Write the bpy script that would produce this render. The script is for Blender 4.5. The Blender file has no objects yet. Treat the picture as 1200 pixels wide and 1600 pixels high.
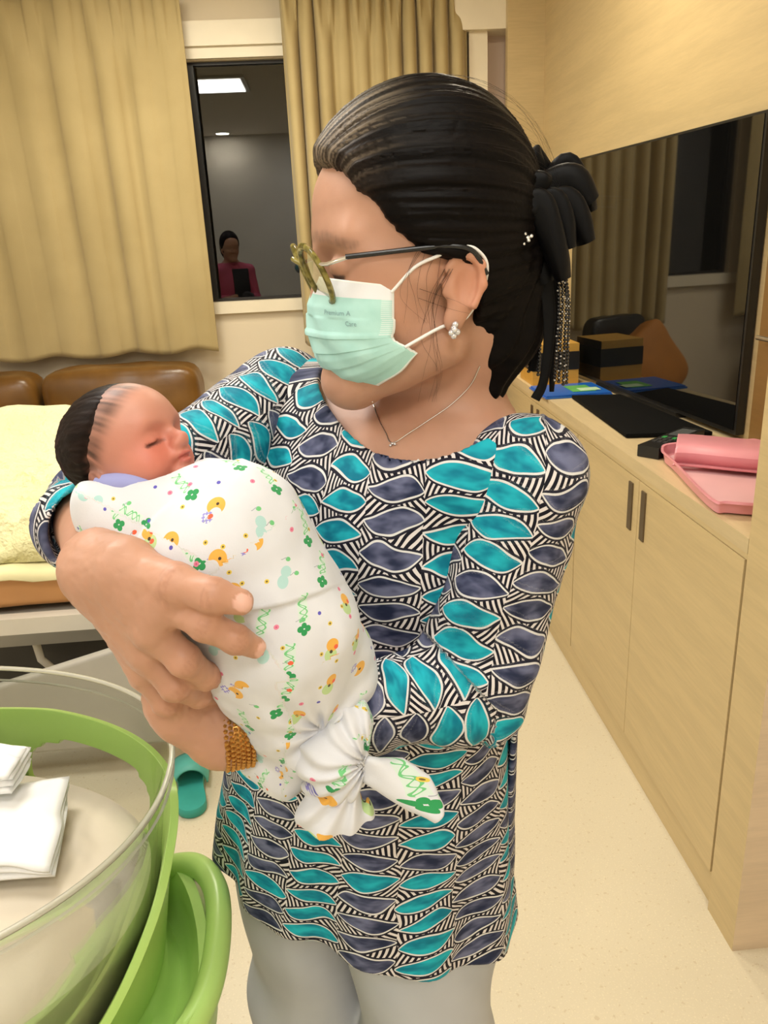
import bpy, bmesh, math, random
import numpy as np
from mathutils import Vector, Matrix

# ------------------------------------------------------------------ camera
CAM_H = 1.47
FPX, PITCH, ROLL, YAW = 1235.4, math.radians(19.07), math.radians(2.77), math.radians(3.44)
FWD = np.array([math.sin(YAW)*math.cos(PITCH), math.cos(YAW)*math.cos(PITCH), -math.sin(PITCH)])
_rt = np.array([math.cos(YAW), -math.sin(YAW), 0.0])
_dn = np.cross(FWD, _rt)
CX = math.cos(ROLL)*_rt + math.sin(ROLL)*_dn          # picture right
CY = -math.sin(ROLL)*_rt + math.cos(ROLL)*_dn         # picture down
CPOS = np.array([0, 0, CAM_H])
scene = bpy.context.scene
COL = scene.collection

def ray(px, py):
    return FWD + CX*(px-600)/FPX + CY*(py-800)/FPX
def at(px, py, y):
    """world point at distance y from the camera that the photo shows at px, py"""
    r = ray(px, py); return CPOS + r*(y/r[1])
def atz(px, py, z):
    r = ray(px, py); return CPOS + r*((z-CAM_H)/r[2])
def atx(px, py, x):
    r = ray(px, py); return CPOS + r*(x/r[0])

cam_data = bpy.data.cameras.new('camera')
cam = bpy.data.objects.new('camera', cam_data)
COL.objects.link(cam)
m = Matrix.Identity(4)
for i in range(3):
    m[i][0], m[i][1], m[i][2], m[i][3] = CX[i], -CY[i], -FWD[i], CPOS[i]
cam.matrix_world = m
cam_data.sensor_fit = 'VERTICAL'
cam_data.sensor_height = 32.0
cam_data.lens = 32.0*FPX/1600.0
cam_data.clip_start = 0.02
scene.camera = cam

# ------------------------------------------------------------------ world, exposure
scene.view_settings.view_transform = 'Standard'
scene.view_settings.look = 'None'
scene.view_settings.gamma = 1.0
scene.view_settings.use_curve_mapping = False
scene.view_settings.exposure = 0.0
scene.cycles.use_denoising = True
scene.cycles.max_bounces = 8
scene.cycles.diffuse_bounces = 4
scene.cycles.transparent_max_bounces = 16
scene.cycles.caustics_reflective = False
scene.cycles.caustics_refractive = False
scene.cycles.sample_clamp_indirect = 6.0
world = bpy.data.worlds.new('night'); scene.world = world
world.use_nodes = True
world.node_tree.nodes['Background'].inputs[0].default_value = (0.010, 0.012, 0.016, 1)
world.node_tree.nodes['Background'].inputs[1].default_value = 1.0

LAMPS = [  # x, y, size, watts, colour : the ceiling's lamps
    (-0.85, 1.45, 0.60, 20, (1.0, 0.98, 0.95)),
    (0.15, 0.15, 0.60, 4, (1.0, 1.0, 0.99)),
    (-0.55, 3.15, 0.60, 27, (1.0, 0.92, 0.73)),
    (-1.9, 0.4, 0.60, 13, (1.0, 0.98, 0.95)),
    (0.1, -1.0, 0.60, 15, (0.99, 1.0, 1.0)),
]
CEIL = 2.75

# ------------------------------------------------------------------ small node language
class N:
    """a float socket with arithmetic, to write patterns as formulas"""
    def __init__(s, nt, v): s.nt, s.v = nt, v
    def _op(s, op, *a):
        n = s.nt.nodes.new('ShaderNodeMath'); n.operation = op
        for i, q in enumerate((s,)+a):
            v = q.v if isinstance(q, N) else q
            if isinstance(v, (int, float)): n.inputs[i].default_value = float(v)
            else: s.nt.links.new(v, n.inputs[i])
        return N(s.nt, n.outputs[0])
    def __add__(s, o): return s._op('ADD', o)
    def __radd__(s, o): return s._op('ADD', o)
    def __sub__(s, o): return s._op('SUBTRACT', o)
    def __rsub__(s, o): return N(s.nt, o)._op('SUBTRACT', s)
    def __mul__(s, o): return s._op('MULTIPLY', o)
    def __rmul__(s, o): return s._op('MULTIPLY', o)
    def __truediv__(s, o): return s._op('DIVIDE', o)
    def floor(s): return s._op('FLOOR')
    def fract(s): return s._op('FRACT')
    def abs(s): return s._op('ABSOLUTE')
    def sin(s): return s._op('SINE')
    def cos(s): return s._op('COSINE')
    def sqrt(s): return s._op('SQRT')
    def pow(s, o): return s._op('POWER', o)
    def lt(s, o): return s._op('LESS_THAN', o)
    def gt(s, o): return s._op('GREATER_THAN', o)
    def mod(s, o): return s._op('FLOORED_MODULO', o)
    def max(s, o): return s._op('MAXIMUM', o)
    def min(s, o): return s._op('MINIMUM', o)
    def step(s, e0, e1):      # smooth 0..1 between e0 and e1
        n = s.nt.nodes.new('ShaderNodeMapRange'); n.interpolation_type = 'SMOOTHSTEP'
        for i, q in enumerate((s, e0, e1, 0.0, 1.0)):
            v = q.v if isinstance(q, N) else q
            if isinstance(v, (int, float)): n.inputs[i].default_value = float(v)
            else: s.nt.links.new(v, n.inputs[i])
        return N(s.nt, n.outputs[0])

class G:
    """helper round one material's node tree"""
    def __init__(s, name):
        s.m = bpy.data.materials.new(name); s.m.use_nodes = True
        s.nt = s.m.node_tree; s.b = s.nt.nodes['Principled BSDF']
        s.out = s.nt.nodes['Material Output']
    def new(s, t, **kw):
        n = s.nt.nodes.new(t)
        for k, v in kw.items(): setattr(n, k, v)
        return n
    def link(s, a, b): s.nt.links.new(a.v if isinstance(a, N) else a, b)
    def coord(s, kind='Object', scale=(1, 1, 1), rot=(0, 0, 0)):
        t = s.new('ShaderNodeTexCoord'); mp = s.new('ShaderNodeMapping')
        mp.inputs['Scale'].default_value = scale; mp.inputs['Rotation'].default_value = rot
        s.link(t.outputs[kind], mp.inputs[0]); return mp.outputs[0]
    def attr(s, name):
        a = s.new('ShaderNodeAttribute'); a.attribute_name = name; return a
    def noise(s, vec, scale, detail=3.0, rough=0.5):
        n = s.new('ShaderNodeTexNoise'); n.inputs['Scale'].default_value = scale
        n.inputs['Detail'].default_value = detail; n.inputs['Roughness'].default_value = rough
        if vec is not None: s.link(vec, n.inputs['Vector'])
        return N(s.nt, n.outputs[0])
    def white(s, a, b=0.0):
        c = s.comb(a, b, 0.0); w = s.new('ShaderNodeTexWhiteNoise', noise_dimensions='3D')
        s.link(c, w.inputs[0]); return N(s.nt, w.outputs[0])
    def comb(s, *q):
        c = s.new('ShaderNodeCombineXYZ')
        for i, a in enumerate(q):
            if isinstance(a, N) and not isinstance(a.v, (int, float)): s.link(a, c.inputs[i])
            else: c.inputs[i].default_value = float(a.v if isinstance(a, N) else a)
        return c.outputs[0]
    def sep(s, vec):
        c = s.new('ShaderNodeSeparateXYZ'); s.link(vec, c.inputs[0])
        return [N(s.nt, o) for o in c.outputs]
    def mix(s, f, a, b):
        n = s.new('ShaderNodeMix', data_type='RGBA'); n.clamp_factor = True
        for i, q in ((0, f), (6, a), (7, b)):
            if isinstance(q, N): q = q.v
            if isinstance(q, (int, float)): n.inputs[i].default_value = q
            elif isinstance(q, tuple): n.inputs[i].default_value = (*q[:3], 1.0)
            else: s.nt.links.new(q, n.inputs[i])
        return n.outputs[2]
    def color(s, c):
        if isinstance(c, tuple): s.b.inputs['Base Color'].default_value = (*c[:3], 1.0)
        else: s.link(c, s.b.inputs['Base Color'])
        return s
    def set(s, **kw):
        for k, v in kw.items(): s.b.inputs[k.replace('_', ' ')].default_value = v
        return s
    def bump(s, h, strength=0.3, dist=0.002):
        n = s.new('ShaderNodeBump'); n.inputs['Strength'].default_value = strength
        n.inputs['Distance'].default_value = dist
        s.link(h, n.inputs['Height']); s.link(n.outputs[0], s.b.inputs['Normal']); return s

def plain(name, col, rough=0.5, var=0.06, scale=6.0, bump=0.0, **kw):
    """one colour with a slight mottling of its own"""
    g = G(name); c = g.coord()
    n = g.noise(c, scale, 4.0)
    dark = tuple(v*(1-var*1.6) for v in col); lite = tuple(min(1, v*(1+var*1.6)) for v in col)
    g.color(g.mix(n.step(0.3, 0.7), dark, lite)).set(Roughness=rough, **kw)
    if bump: g.bump(g.noise(c, scale*18, 3.0), bump, 0.001)
    return g.m

def wood(name, col, scale, grain=0.055, rough=0.42):
    """pale oak veneer, grain stretched along one axis by scale"""
    g = G(name); c = g.coord('Object', scale)
    n = g.noise(c, 2.2, 6.0, 0.6); n2 = g.noise(c, 14.0, 5.0, 0.65)
    k = n*0.6+n2*0.4
    dark = tuple(v*(1-grain*1.8) for v in col); lite = tuple(v*(1+grain) for v in col)
    g.color(g.mix(k.step(0.33, 0.66), dark, lite)).set(Roughness=rough)
    g.bump(n2, 0.06, 0.001)
    return g.m

def attr_mat(name, rough=0.5, bump=0.0, bscale=60.0, **kw):
    """colour of its own stored on the mesh (lips, brows, nails, roots of the hair)"""
    g = G(name); a = g.attr('col')
    n = g.noise(g.coord(), bscale, 3.0)
    g.color(g.mix((n-0.5)*0.5+0.12, a.outputs['Color'], (0.55, 0.22, 0.14)) if kw.pop('flush', False) else a.outputs['Color'])
    g.set(Roughness=rough, **kw)
    if bump: g.bump(n, bump, 0.001)
    return g.m

# ------------------------------------------------------------------ objects
def link(name, me, mat=None, parent=None, smooth=False):
    o = bpy.data.objects.new(name, me); COL.objects.link(o)
    if mat is not None:
        for q in (mat if isinstance(mat, (list, tuple)) else [mat]): me.materials.append(q)
    if parent is not None: o.parent = parent
    if smooth: me.polygons.foreach_set('use_smooth', [True]*len(me.polygons))
    return o
def thing(name, label, cat, loc=(0, 0, 0), rz=0.0, group=None):
    o = bpy.data.objects.new(name, None); COL.objects.link(o)
    o.location = loc; o.rotation_euler = (0, 0, rz); o.empty_display_size = 0.05
    o['label'] = label; o['category'] = cat
    if group: o['group'] = group
    return o
def tag(o, label=None, cat=None, group=None, kind=None):
    if label: o['label'] = label
    if cat: o['category'] = cat
    if group: o['group'] = group
    if kind: o['kind'] = kind
    return o
def from_bm(name, bm, mat=None, parent=None, smooth=False, bevel=0.0, seg=2):
    if bevel:
        es = [e for e in bm.edges if e.is_manifold and e.calc_face_angle(0) > 0.6]
        bmesh.ops.bevel(bm, geom=es, offset=bevel, segments=seg, affect='EDGES', profile=0.6, clamp_overlap=True)
    bmesh.ops.recalc_face_normals(bm, faces=bm.faces)
    me = bpy.data.meshes.new(name); bm.to_mesh(me); bm.free()
    o = link(name, me, mat, parent, smooth)
    if smooth or bevel:
        me.polygons.foreach_set('use_smooth', [True]*len(me.polygons))
        me.set_sharp_from_angle(angle=math.radians(38))
    return o
def add_box(bm, lo, hi, M=None):
    lo, hi = np.minimum(lo, hi), np.maximum(lo, hi)
    vs = [bm.verts.new((x, y, z)) for x in (lo[0], hi[0]) for y in (lo[1], hi[1]) for z in (lo[2], hi[2])]
    for f in ((0, 1, 3, 2), (4, 6, 7, 5), (0, 4, 5, 1), (2, 3, 7, 6), (0, 2, 6, 4), (1, 5, 7, 3)):
        bm.faces.new([vs[i] for i in f])
    if M is not None: bmesh.ops.transform(bm, matrix=M, verts=vs)
    return vs
def box(name, lo, hi, mat, parent=None, bevel=0.0, seg=2, M=None):
    bm = bmesh.new(); add_box(bm, lo, hi, M)
    return from_bm(name, bm, mat, parent, bevel=bevel, seg=seg)
def struct(o): o['kind'] = 'structure'; return o
def grid_mesh(name, P, mat=None, parent=None, closed_u=False, closed_v=False, smooth=True, caps=False, thick=0.0):
    """P[nu, nv, 3] points to a quad sheet"""
    P = np.asarray(P, float); nu, nv = P.shape[:2]
    idx = np.arange(nu*nv).reshape(nu, nv); F = []
    for i in range(nu if closed_u else nu-1):
        a, b = idx[i], idx[(i+1) % nu]
        for j in range(nv if closed_v else nv-1):
            k = (j+1) % nv
            F.append((a[j], b[j], b[k], a[k]))
    if caps:
        F.append(tuple(idx[:, 0])); F.append(tuple(idx[::-1, -1]))
    me = bpy.data.meshes.new(name)
    me.from_pydata(P.reshape(-1, 3).tolist(), [], [tuple(int(v) for v in f) for f in F])
    bm = bmesh.new(); bm.from_mesh(me); bmesh.ops.recalc_face_normals(bm, faces=bm.faces); bm.to_mesh(me); bm.free()
    o = link(name, me, mat, parent, smooth)
    if smooth: me.set_sharp_from_angle(angle=math.radians(50))
    if thick:
        md = o.modifiers.new('thickness', 'SOLIDIFY'); md.thickness = thick; md.offset = 0
    return o
def frames(pts):
    pts = np.asarray(pts, float); t = np.gradient(pts, axis=0)
    t /= np.linalg.norm(t, axis=1)[:, None]+1e-12
    ref = np.array([0, 0, 1.0]) if abs(t[0][2]) < 0.9 else np.array([1.0, 0, 0])
    n = np.cross(t[0], ref); n /= np.linalg.norm(n); out = []
    for k in range(len(pts)):
        n = n-t[k]*(n@t[k]); n /= np.linalg.norm(n); out.append((n, np.cross(t[k], n)))
    return out
def tube(name, pts, r, mat, parent=None, seg=10, closed=False, caps=True):
    pts = np.asarray(pts, float); r = np.broadcast_to(r, (len(pts),))
    fr = frames(pts); a = np.linspace(0, 2*np.pi, seg, endpoint=False)
    P = np.array([[pts[k]+r[k]*(math.cos(t)*fr[k][0]+math.sin(t)*fr[k][1]) for k in range(len(pts))] for t in a])
    return grid_mesh(name, P, mat, parent, closed_u=True, closed_v=closed, caps=caps and not closed)
def tubes(name, lines, r, mat, parent=None, seg=6):
    """many thin strands of one part in one mesh"""
    V, F = [], []
    for pts in lines:
        pts = np.asarray(pts, float); fr = frames(pts); n = len(pts); base = len(V)
        for k in range(n):
            rr = r*(1-0.6*k/n)
            for s in range(seg):
                t = 2*math.pi*s/seg
                V.append(tuple(pts[k]+rr*(math.cos(t)*fr[k][0]+math.sin(t)*fr[k][1])))
        for k in range(n-1):
            for s in range(seg):
                F.append((base+k*seg+s, base+k*seg+(s+1) % seg, base+(k+1)*seg+(s+1) % seg, base+(k+1)*seg+s))
    me = bpy.data.meshes.new(name); me.from_pydata(V, [], F)
    return link(name, me, mat, parent, True)
def smooth_path(ctrl, n=8):
    """Catmull-Rom through the control points"""
    c = np.asarray(ctrl, float); c = np.vstack([2*c[0]-c[1], c, 2*c[-1]-c[-2]]); out = []
    for i in range(1, len(c)-2):
        for t in np.linspace(0, 1, n, endpoint=False):
            a, b, d, e = c[i-1], c[i], c[i+1], c[i+2]
            out.append(0.5*((2*b)+(-a+d)*t+(2*a-5*b+4*d-e)*t*t+(-a+3*b-3*d+e)*t**3))
    out.append(c[-2]); return np.array(out)
def closed_path(ctrl, n=8):
    c = np.asarray(ctrl, float); m_ = len(c); out = []
    for i in range(m_):
        for t in np.linspace(0, 1, n, endpoint=False):
            a, b, d, e = c[i-1], c[i], c[(i+1) % m_], c[(i+2) % m_]
            out.append(0.5*((2*b)+(-a+d)*t+(2*a-5*b+4*d-e)*t*t+(-a+3*b-3*d+e)*t**3))
    return np.array(out)

# ------------------------------------------------------------------ signed distance modelling
def ell(P, c, r, R=None):
    q = P-np.asarray(c, np.float32)
    if R is not None: q = q@np.asarray(R, np.float32).T
    r = np.asarray(r, np.float32)
    k0 = np.linalg.norm(q/r, axis=1); k1 = np.linalg.norm(q/(r*r), axis=1)
    return k0*(k0-1)/(k1+1e-9)
def rc(P, a, b, ra, rb):
    a = np.asarray(a, np.float32); b = np.asarray(b, np.float32); ba = b-a; pa = P-a
    h = np.clip((pa@ba)/(ba@ba+1e-12), 0, 1)
    return np.linalg.norm(pa-h[:, None]*ba, axis=1)-(ra+(rb-ra)*h)
def smin(a, b, k):
    h = np.maximum(k-np.abs(a-b), 0)/k; return np.minimum(a, b)-h*h*k*0.25
def smax(a, b, k): return -smin(-a, -b, k)
def near(P, c, r, f, pad=0.03):
    """evaluate f only near c; elsewhere a safe lower bound"""
    d = np.linalg.norm(P-np.asarray(c, np.float32), axis=1)-r
    out = np.maximum(d, pad*0.5).astype(np.float32); mk = d < pad
    if mk.any(): out[mk] = f(P[mk])
    return out
def vnoise(P, seed=0):
    """smooth value noise on points, -1..1"""
    P = np.asarray(P, np.float64); i = np.floor(P).astype(np.int64); f = P-i; f = f*f*(3-2*f)
    def h(x, y, z):
        n = (x*73856093) ^ (y*19349663) ^ (z*83492791) ^ (seed*2654435)
        n = (n ^ (n >> 13))*1274126177; n = n ^ (n >> 16)
        return ((n & 0xffff)/32767.5)-1
    o = 0
    for dx in (0, 1):
        for dy in (0, 1):
            for dz in (0, 1):
                w = (f[:, 0] if dx else 1-f[:, 0])*(f[:, 1] if dy else 1-f[:, 1])*(f[:, 2] if dz else 1-f[:, 2])
                o = o+w*h(i[:, 0]+dx, i[:, 1]+dy, i[:, 2]+dz)
    return o
def mesh_sdf(f, lo, hi, vox, B=12, proj=2):
    """surface nets over the blocks the surface passes through -> verts, quads"""
    lo = np.asarray(lo, float); hi = np.asarray(hi, float)
    nb = np.ceil((hi-lo)/(vox*B)).astype(int); n = nb*B+1
    V = np.full(n, 1.0, np.float32)
    bc = np.stack(np.meshgrid(*[np.arange(k) for k in nb], indexing='ij'), -1).reshape(-1, 3)
    cen = (lo+(bc+0.5)*B*vox).astype(np.float32)
    fc = np.concatenate([f(cen[i:i+20000]) for i in range(0, len(cen), 20000)])
    lim = B*vox*0.866*1.9+0.004
    loc = np.stack(np.meshgrid(*[np.arange(B+1)]*3, indexing='ij'), -1).reshape(-1, 3)
    for b in bc[fc < -lim]:
        V[b[0]*B:b[0]*B+B+1, b[1]*B:b[1]*B+B+1, b[2]*B:b[2]*B+B+1] = -1.0
    act = bc[np.abs(fc) <= lim]
    for i in range(0, len(act), 60):
        ch = act[i:i+60]
        pts = (lo+(ch[:, None, :]*B+loc[None])*vox).astype(np.float32).reshape(-1, 3)
        val = f(pts).reshape(len(ch), B+1, B+1, B+1)
        for b, v in zip(ch, val):
            V[b[0]*B:b[0]*B+B+1, b[1]*B:b[1]*B+B+1, b[2]*B:b[2]*B+B+1] = v
    S = V < 0
    cnt = np.zeros(n-1, np.int8)
    offs = [(x, y, z) for x in (0, 1) for y in (0, 1) for z in (0, 1)]
    for o in offs: cnt += S[o[0]:n[0]-1+o[0], o[1]:n[1]-1+o[1], o[2]:n[2]-1+o[2]]
    A = np.argwhere((cnt > 0) & (cnt < 8)); ids = -np.ones(n-1, np.int64); ids[tuple(A.T)] = np.arange(len(A))
    acc = np.zeros((len(A), 3)); w = np.zeros(len(A))
    for a in offs:
        for ax in range(3):
            if a[ax]: continue
            b = list(a); b[ax] = 1
            va = V[tuple((A+a).T)]; vb = V[tuple((A+b).T)]
            cr = (va < 0) != (vb < 0); t = np.where(cr, va/(va-vb+1e-12), 0)
            p = A+np.array(a, float); p[:, ax] += t
            acc[cr] += p[cr]; w[cr] += 1
    verts = lo+acc/w[:, None]*vox
    quads = []
    for ax in range(3):
        u, v = (ax+1) % 3, (ax+2) % 3
        sl0 = [slice(None)]*3; sl1 = [slice(None)]*3
        sl0[ax] = slice(0, n[ax]-1); sl1[ax] = slice(1, n[ax])
        e = np.argwhere(S[tuple(sl0)] != S[tuple(sl1)])
        ok = (e[:, u] > 0) & (e[:, v] > 0) & (e[:, u] < n[u]-1) & (e[:, v] < n[v]-1); e = e[ok]
        flip = S[tuple(e.T)]
        def cell(du, dv):
            c = e.copy(); c[:, u] -= du; c[:, v] -= dv; return ids[tuple(c.T)]
        q = np.stack([cell(1, 1), cell(0, 1), cell(0, 0), cell(1, 0)], 1)
        q[~flip] = q[~flip][:, ::-1]; quads.append(q)
    quads = np.concatenate(quads); quads = quads[(quads >= 0).all(1)]
    h = vox*0.4
    for _ in range(proj):
        p32 = verts.astype(np.float32); d0 = f(p32)
        g = np.stack([f(p32+np.float32(h)*np.eye(3, dtype=np.float32)[k])-f(p32-np.float32(h)*np.eye(3, dtype=np.float32)[k]) for k in range(3)], 1)/(2*h)
        g2 = np.maximum((g*g).sum(1), 0.25)
        mv = -(d0/g2)[:, None]*g; L = np.linalg.norm(mv, axis=1)[:, None]
        verts = verts+mv*np.minimum(1, vox*0.8/(L+1e-9))*0.9
    return verts, quads
def np_mesh(name, verts, quads, mat, parent=None, puv=None, col=None):
    me = bpy.data.meshes.new(name)
    me.vertices.add(len(verts)); me.vertices.foreach_set('co', np.asarray(verts, np.float32).ravel())
    k = quads.shape[1]
    me.loops.add(len(quads)*k); me.loops.foreach_set('vertex_index', quads.astype(np.int32).ravel())
    me.polygons.add(len(quads)); me.polygons.foreach_set('loop_start', np.arange(0, len(quads)*k, k, dtype=np.int32))
    me.update(calc_edges=True); me.validate()
    if puv is not None:
        a = me.attributes.new('puv', 'FLOAT_VECTOR', 'POINT'); a.data.foreach_set('vector', np.asarray(puv, np.float32).ravel())
    if col is not None:
        c = np.ones((len(verts), 4), np.float32); c[:, :3] = col
        a = me.attributes.new('col', 'FLOAT_COLOR', 'POINT'); a.data.foreach_set('color', c.ravel())
    return link(name, me, mat, parent, True)
def sdf_obj(name, f, lo, hi, vox, mat, parent=None, puv=None, col=None):
    v, q = mesh_sdf(f, lo, hi, vox)
    return np_mesh(name, v, q, mat, parent, puv(v) if puv else None, col(v) if col else None)
def unit(v): v = np.asarray(v, float); return v/np.linalg.norm(v)
def tint(C, mask, c):  # blend colour c into rows of C by mask 0..1
    mask = np.clip(mask, 0, 1)[:, None]; return C*(1-mask)+np.asarray(c)*mask
def sstep(x, a, b):
    t = np.clip((x-a)/(b-a), 0, 1); return t*t*(3-2*t)
# ------------------------------------------------------------------ setting
XL, XR, YB, YW = -2.7, 1.16, -1.9, 4.4
M_wall = plain('wall_paint', (0.76, 0.66, 0.50), 0.75, 0.02, 2.0)
M_wallw = plain('wall_paint_white', (0.76, 0.74, 0.70), 0.75, 0.02, 2.0)
M_pink = plain('wall_paint_rose', (0.72, 0.56, 0.45), 0.75, 0.02, 2.0)
M_trim = plain('cream_trim', (0.84, 0.76, 0.60), 0.45, 0.02)
M_ceil = plain('ceiling_paint', (0.78, 0.72, 0.62), 0.8, 0.02)
OAK = (0.60, 0.46, 0.24)
M_oak_y = wood('oak_along_the_wall', OAK, (6, 0.7, 9))
M_oak_x = wood('oak_across', (0.58, 0.445, 0.235), (0.7, 6, 9))
M_oak_top = wood('oak_counter', (0.62, 0.49, 0.28), (7, 0.6, 6))
M_oak_pale = wood('oak_pale', (0.66, 0.52, 0.37), (0.7, 6, 9))
M_oak_dark = wood('oak_brown', (0.22, 0.12, 0.035), (6, 0.7, 9))
M_gap = plain('dark_gap', (0.16, 0.10, 0.04), 0.7)

g = G('terrazzo_vinyl')
c = g.coord()
k = g.noise(c, 260, 2.0); k2 = g.noise(c, 90, 2.0); k3 = g.noise(c, 1.2, 3.0)
base = g.mix(k3.step(0.3, 0.7), (0.66, 0.59, 0.44), (0.71, 0.64, 0.48))
base = g.mix(k.step(0.60, 0.66)*0.45, base, (0.86, 0.78, 0.58))
base = g.mix(k2.step(0.64, 0.69)*0.35, base, (0.46, 0.34, 0.18))
g.color(base).set(Roughness=0.34); M_floor = g.m

struct(box('floor', (XL, YB, -0.05), (XR+.1, YW+.1, 0), M_floor))
struct(box('ceiling', (XL, YB, CEIL), (XR+.1, YW+.1, CEIL+.05), M_ceil))
struct(box('wall_left', (XL-.08, YB, 0), (XL, YW+.1, CEIL), M_wallw))
struct(box('wall_back', (XL, YB-.08, 0), (XR+.1, YB, CEIL), M_wallw))
struct(box('wall_right', (XR, YB, 0), (XR+.1, YW+.1, CEIL), M_wall))
# window wall with two openings
W1 = (-0.60, 0.16, 1.19, 2.325); W2 = (-2.35, -1.45, 1.19, 2.325)
bm = bmesh.new()
add_box(bm, (XL, YW, 0), (XR, YW+.1, 1.19)); add_box(bm, (XL, YW, 2.325), (XR, YW+.1, CEIL))
for x0, x1 in ((XL, W2[0]), (W2[1], W1[0]), (W1[1], XR)): add_box(bm, (x0, YW, 1.19), (x1, YW+.1, 2.325))
struct(from_bm('wall_window', bm, M_wall))
M_dark_frame = plain('dark_window_frame', (0.012, 0.010, 0.009), 0.4)
g = G('window_glass'); g.color((0.0, 0.0, 0.0)).set(Roughness=0.0)
tr = g.new('ShaderNodeBsdfTransparent'); tr.inputs[0].default_value = (0.55, 0.57, 0.58, 1)
gl = g.new('ShaderNodeBsdfGlossy'); gl.inputs['Roughness'].default_value = 0.0
fr = g.new('ShaderNodeFresnel'); fr.inputs[0].default_value = 1.85
mx = g.new('ShaderNodeMixShader'); g.link(fr.outputs[0], mx.inputs[0]); g.link(tr.outputs[0], mx.inputs[1]); g.link(gl.outputs[0], mx.inputs[2])
g.link(mx.outputs[0], g.out.inputs[0]); M_wglass = g.m
def window(n, W):
    x0, x1, z0, z1 = W; t = 0.035
    bm = bmesh.new()
    add_box(bm, (x0, YW+.03, z0), (x0+t, YW+.08, z1)); add_box(bm, (x1-t, YW+.03, z0), (x1, YW+.08, z1))
    add_box(bm, (x0+t, YW+.03, z0), (x1-t, YW+.08, z0+t*.4)); add_box(bm, (x0+t, YW+.03, z1-t*.4), (x1-t, YW+.08, z1))
    w = struct(from_bm('window_%d' % n, bm, M_dark_frame))
    box('window_glass', (x0+t, YW+.05, z0+.014), (x1-t, YW+.056, z1-.014), M_wglass, w)
    bm = bmesh.new()
    add_box(bm, (x0-.1, YW-.025, z1+.005), (x1+.1, YW, z1+.055)); add_box(bm, (x0-.1, YW-.045, z1+.055), (x1+.1, YW, z1+.16))
    add_box(bm, (x0-.1, YW-.03, z0-.06), (x1+.1, YW, z0))
    from_bm('window_trim', bm, M_trim, w, bevel=0.004)
window(1, W1); window(2, W2)
# the night outside: a dark building front with two lit windows far away
struct(box('trim_5', (-14, 30, -3), (14, 31, 9), plain('night_facade', (0.02, 0.02, 0.022), 0.9)))
g = G('lit_window'); e = g.new('ShaderNodeEmission'); e.inputs[0].default_value = (1, 0.72, 0.4, 1); e.inputs[1].default_value = 9
g.link(e.outputs[0], g.out.inputs[0]); M_lit = g.m
# pillar, lintel and recess right of the window
struct(box('trim_1', (0.775, YW-.12, 0), (0.865, YW, CEIL), M_trim, bevel=0.004))
struct(box('trim_2', (0.70, YW-.16, 2.385), (XR, YW, CEIL), M_trim, bevel=0.004))
struct(box('wall_recess', (0.865, YW-.02, 0), (XR, YW, 2.385), M_pink))
# oak fin, oak wall above and behind the screen, oak pier in the foreground
XF = 0.772
struct(box('trim_3', (0.945, 4.20, 0.9), (1.13, 4.245, CEIL), M_oak_x, bevel=0.002))
struct(box('wall_panel', (1.125, 1.346, 0.0), (XR, 4.20, CEIL), M_oak_y))
struct(box('trim_4', (XF, 1.233, 0.0), (XR+.02, 1.346, CEIL), [M_oak_pale], bevel=0.002))
bpy.data.objects['trim_4'].data.materials.append(M_oak_y)
for p in bpy.data.objects['trim_4'].data.polygons:
    if abs(p.normal.x) > 0.7: p.material_index = 1
struct(box('trim_6', (1.112, 1.347, 0.905), (1.125, 2.0, 1.76), M_oak_dark, bevel=0.002))
tube('handle', [(1.085, 1.96, 1.19), (1.085, 1.90, 1.19), (1.085, 1.84, 1.19), (1.11, 1.835, 1.19)], 0.006,
     plain('brushed_steel', (0.6, 0.55, 0.48), 0.3, Metallic=1.0), bpy.data.objects['trim_6'])

# ------------------------------------------------------------------ ceiling lamps
g = G('lamp_diffuser'); e = g.new('ShaderNodeEmission'); e.inputs[0].default_value = (1, 0.93, 0.78, 1); e.inputs[1].default_value = 6.0
g.link(e.outputs[0], g.out.inputs[0]); M_diff = g.m
M_white = plain('white_plastic', (0.80, 0.80, 0.78), 0.35, 0.01)
where = ['above the bed', 'above the camera side of the woman', 'nearest the window', 'by the left wall', 'nearest the back wall']
for i, (x, y, s, wt, lc) in enumerate(LAMPS):
    t = thing('ceiling_lamp', 'square white ceiling lamp panel ' + where[i], 'lamp', (x, y, CEIL), 0, 'square ceiling lamps')
    bm = bmesh.new(); h = s/2
    for a, b in (((-h-.03, -h-.03), (h+.03, -h)), ((-h-.03, h), (h+.03, h+.03)), ((-h-.03, -h), (-h, h)), ((h, -h), (h+.03, h))):
        add_box(bm, (*a, -.02), (*b, 0))
    from_bm('lamp_frame', bm, M_white, t)
    box('lamp_diffuser', (-h, -h, -.012), (h, h, -.004), M_diff, t)
    ld = bpy.data.lights.new('lamp_light', 'AREA'); ld.shape = 'SQUARE'; ld.size = s*0.98; ld.energy = wt; ld.color = lc
    lo = bpy.data.objects.new('lamp_light', ld); COL.objects.link(lo); lo.parent = t; lo.location = (0, 0, -.024)
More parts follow.
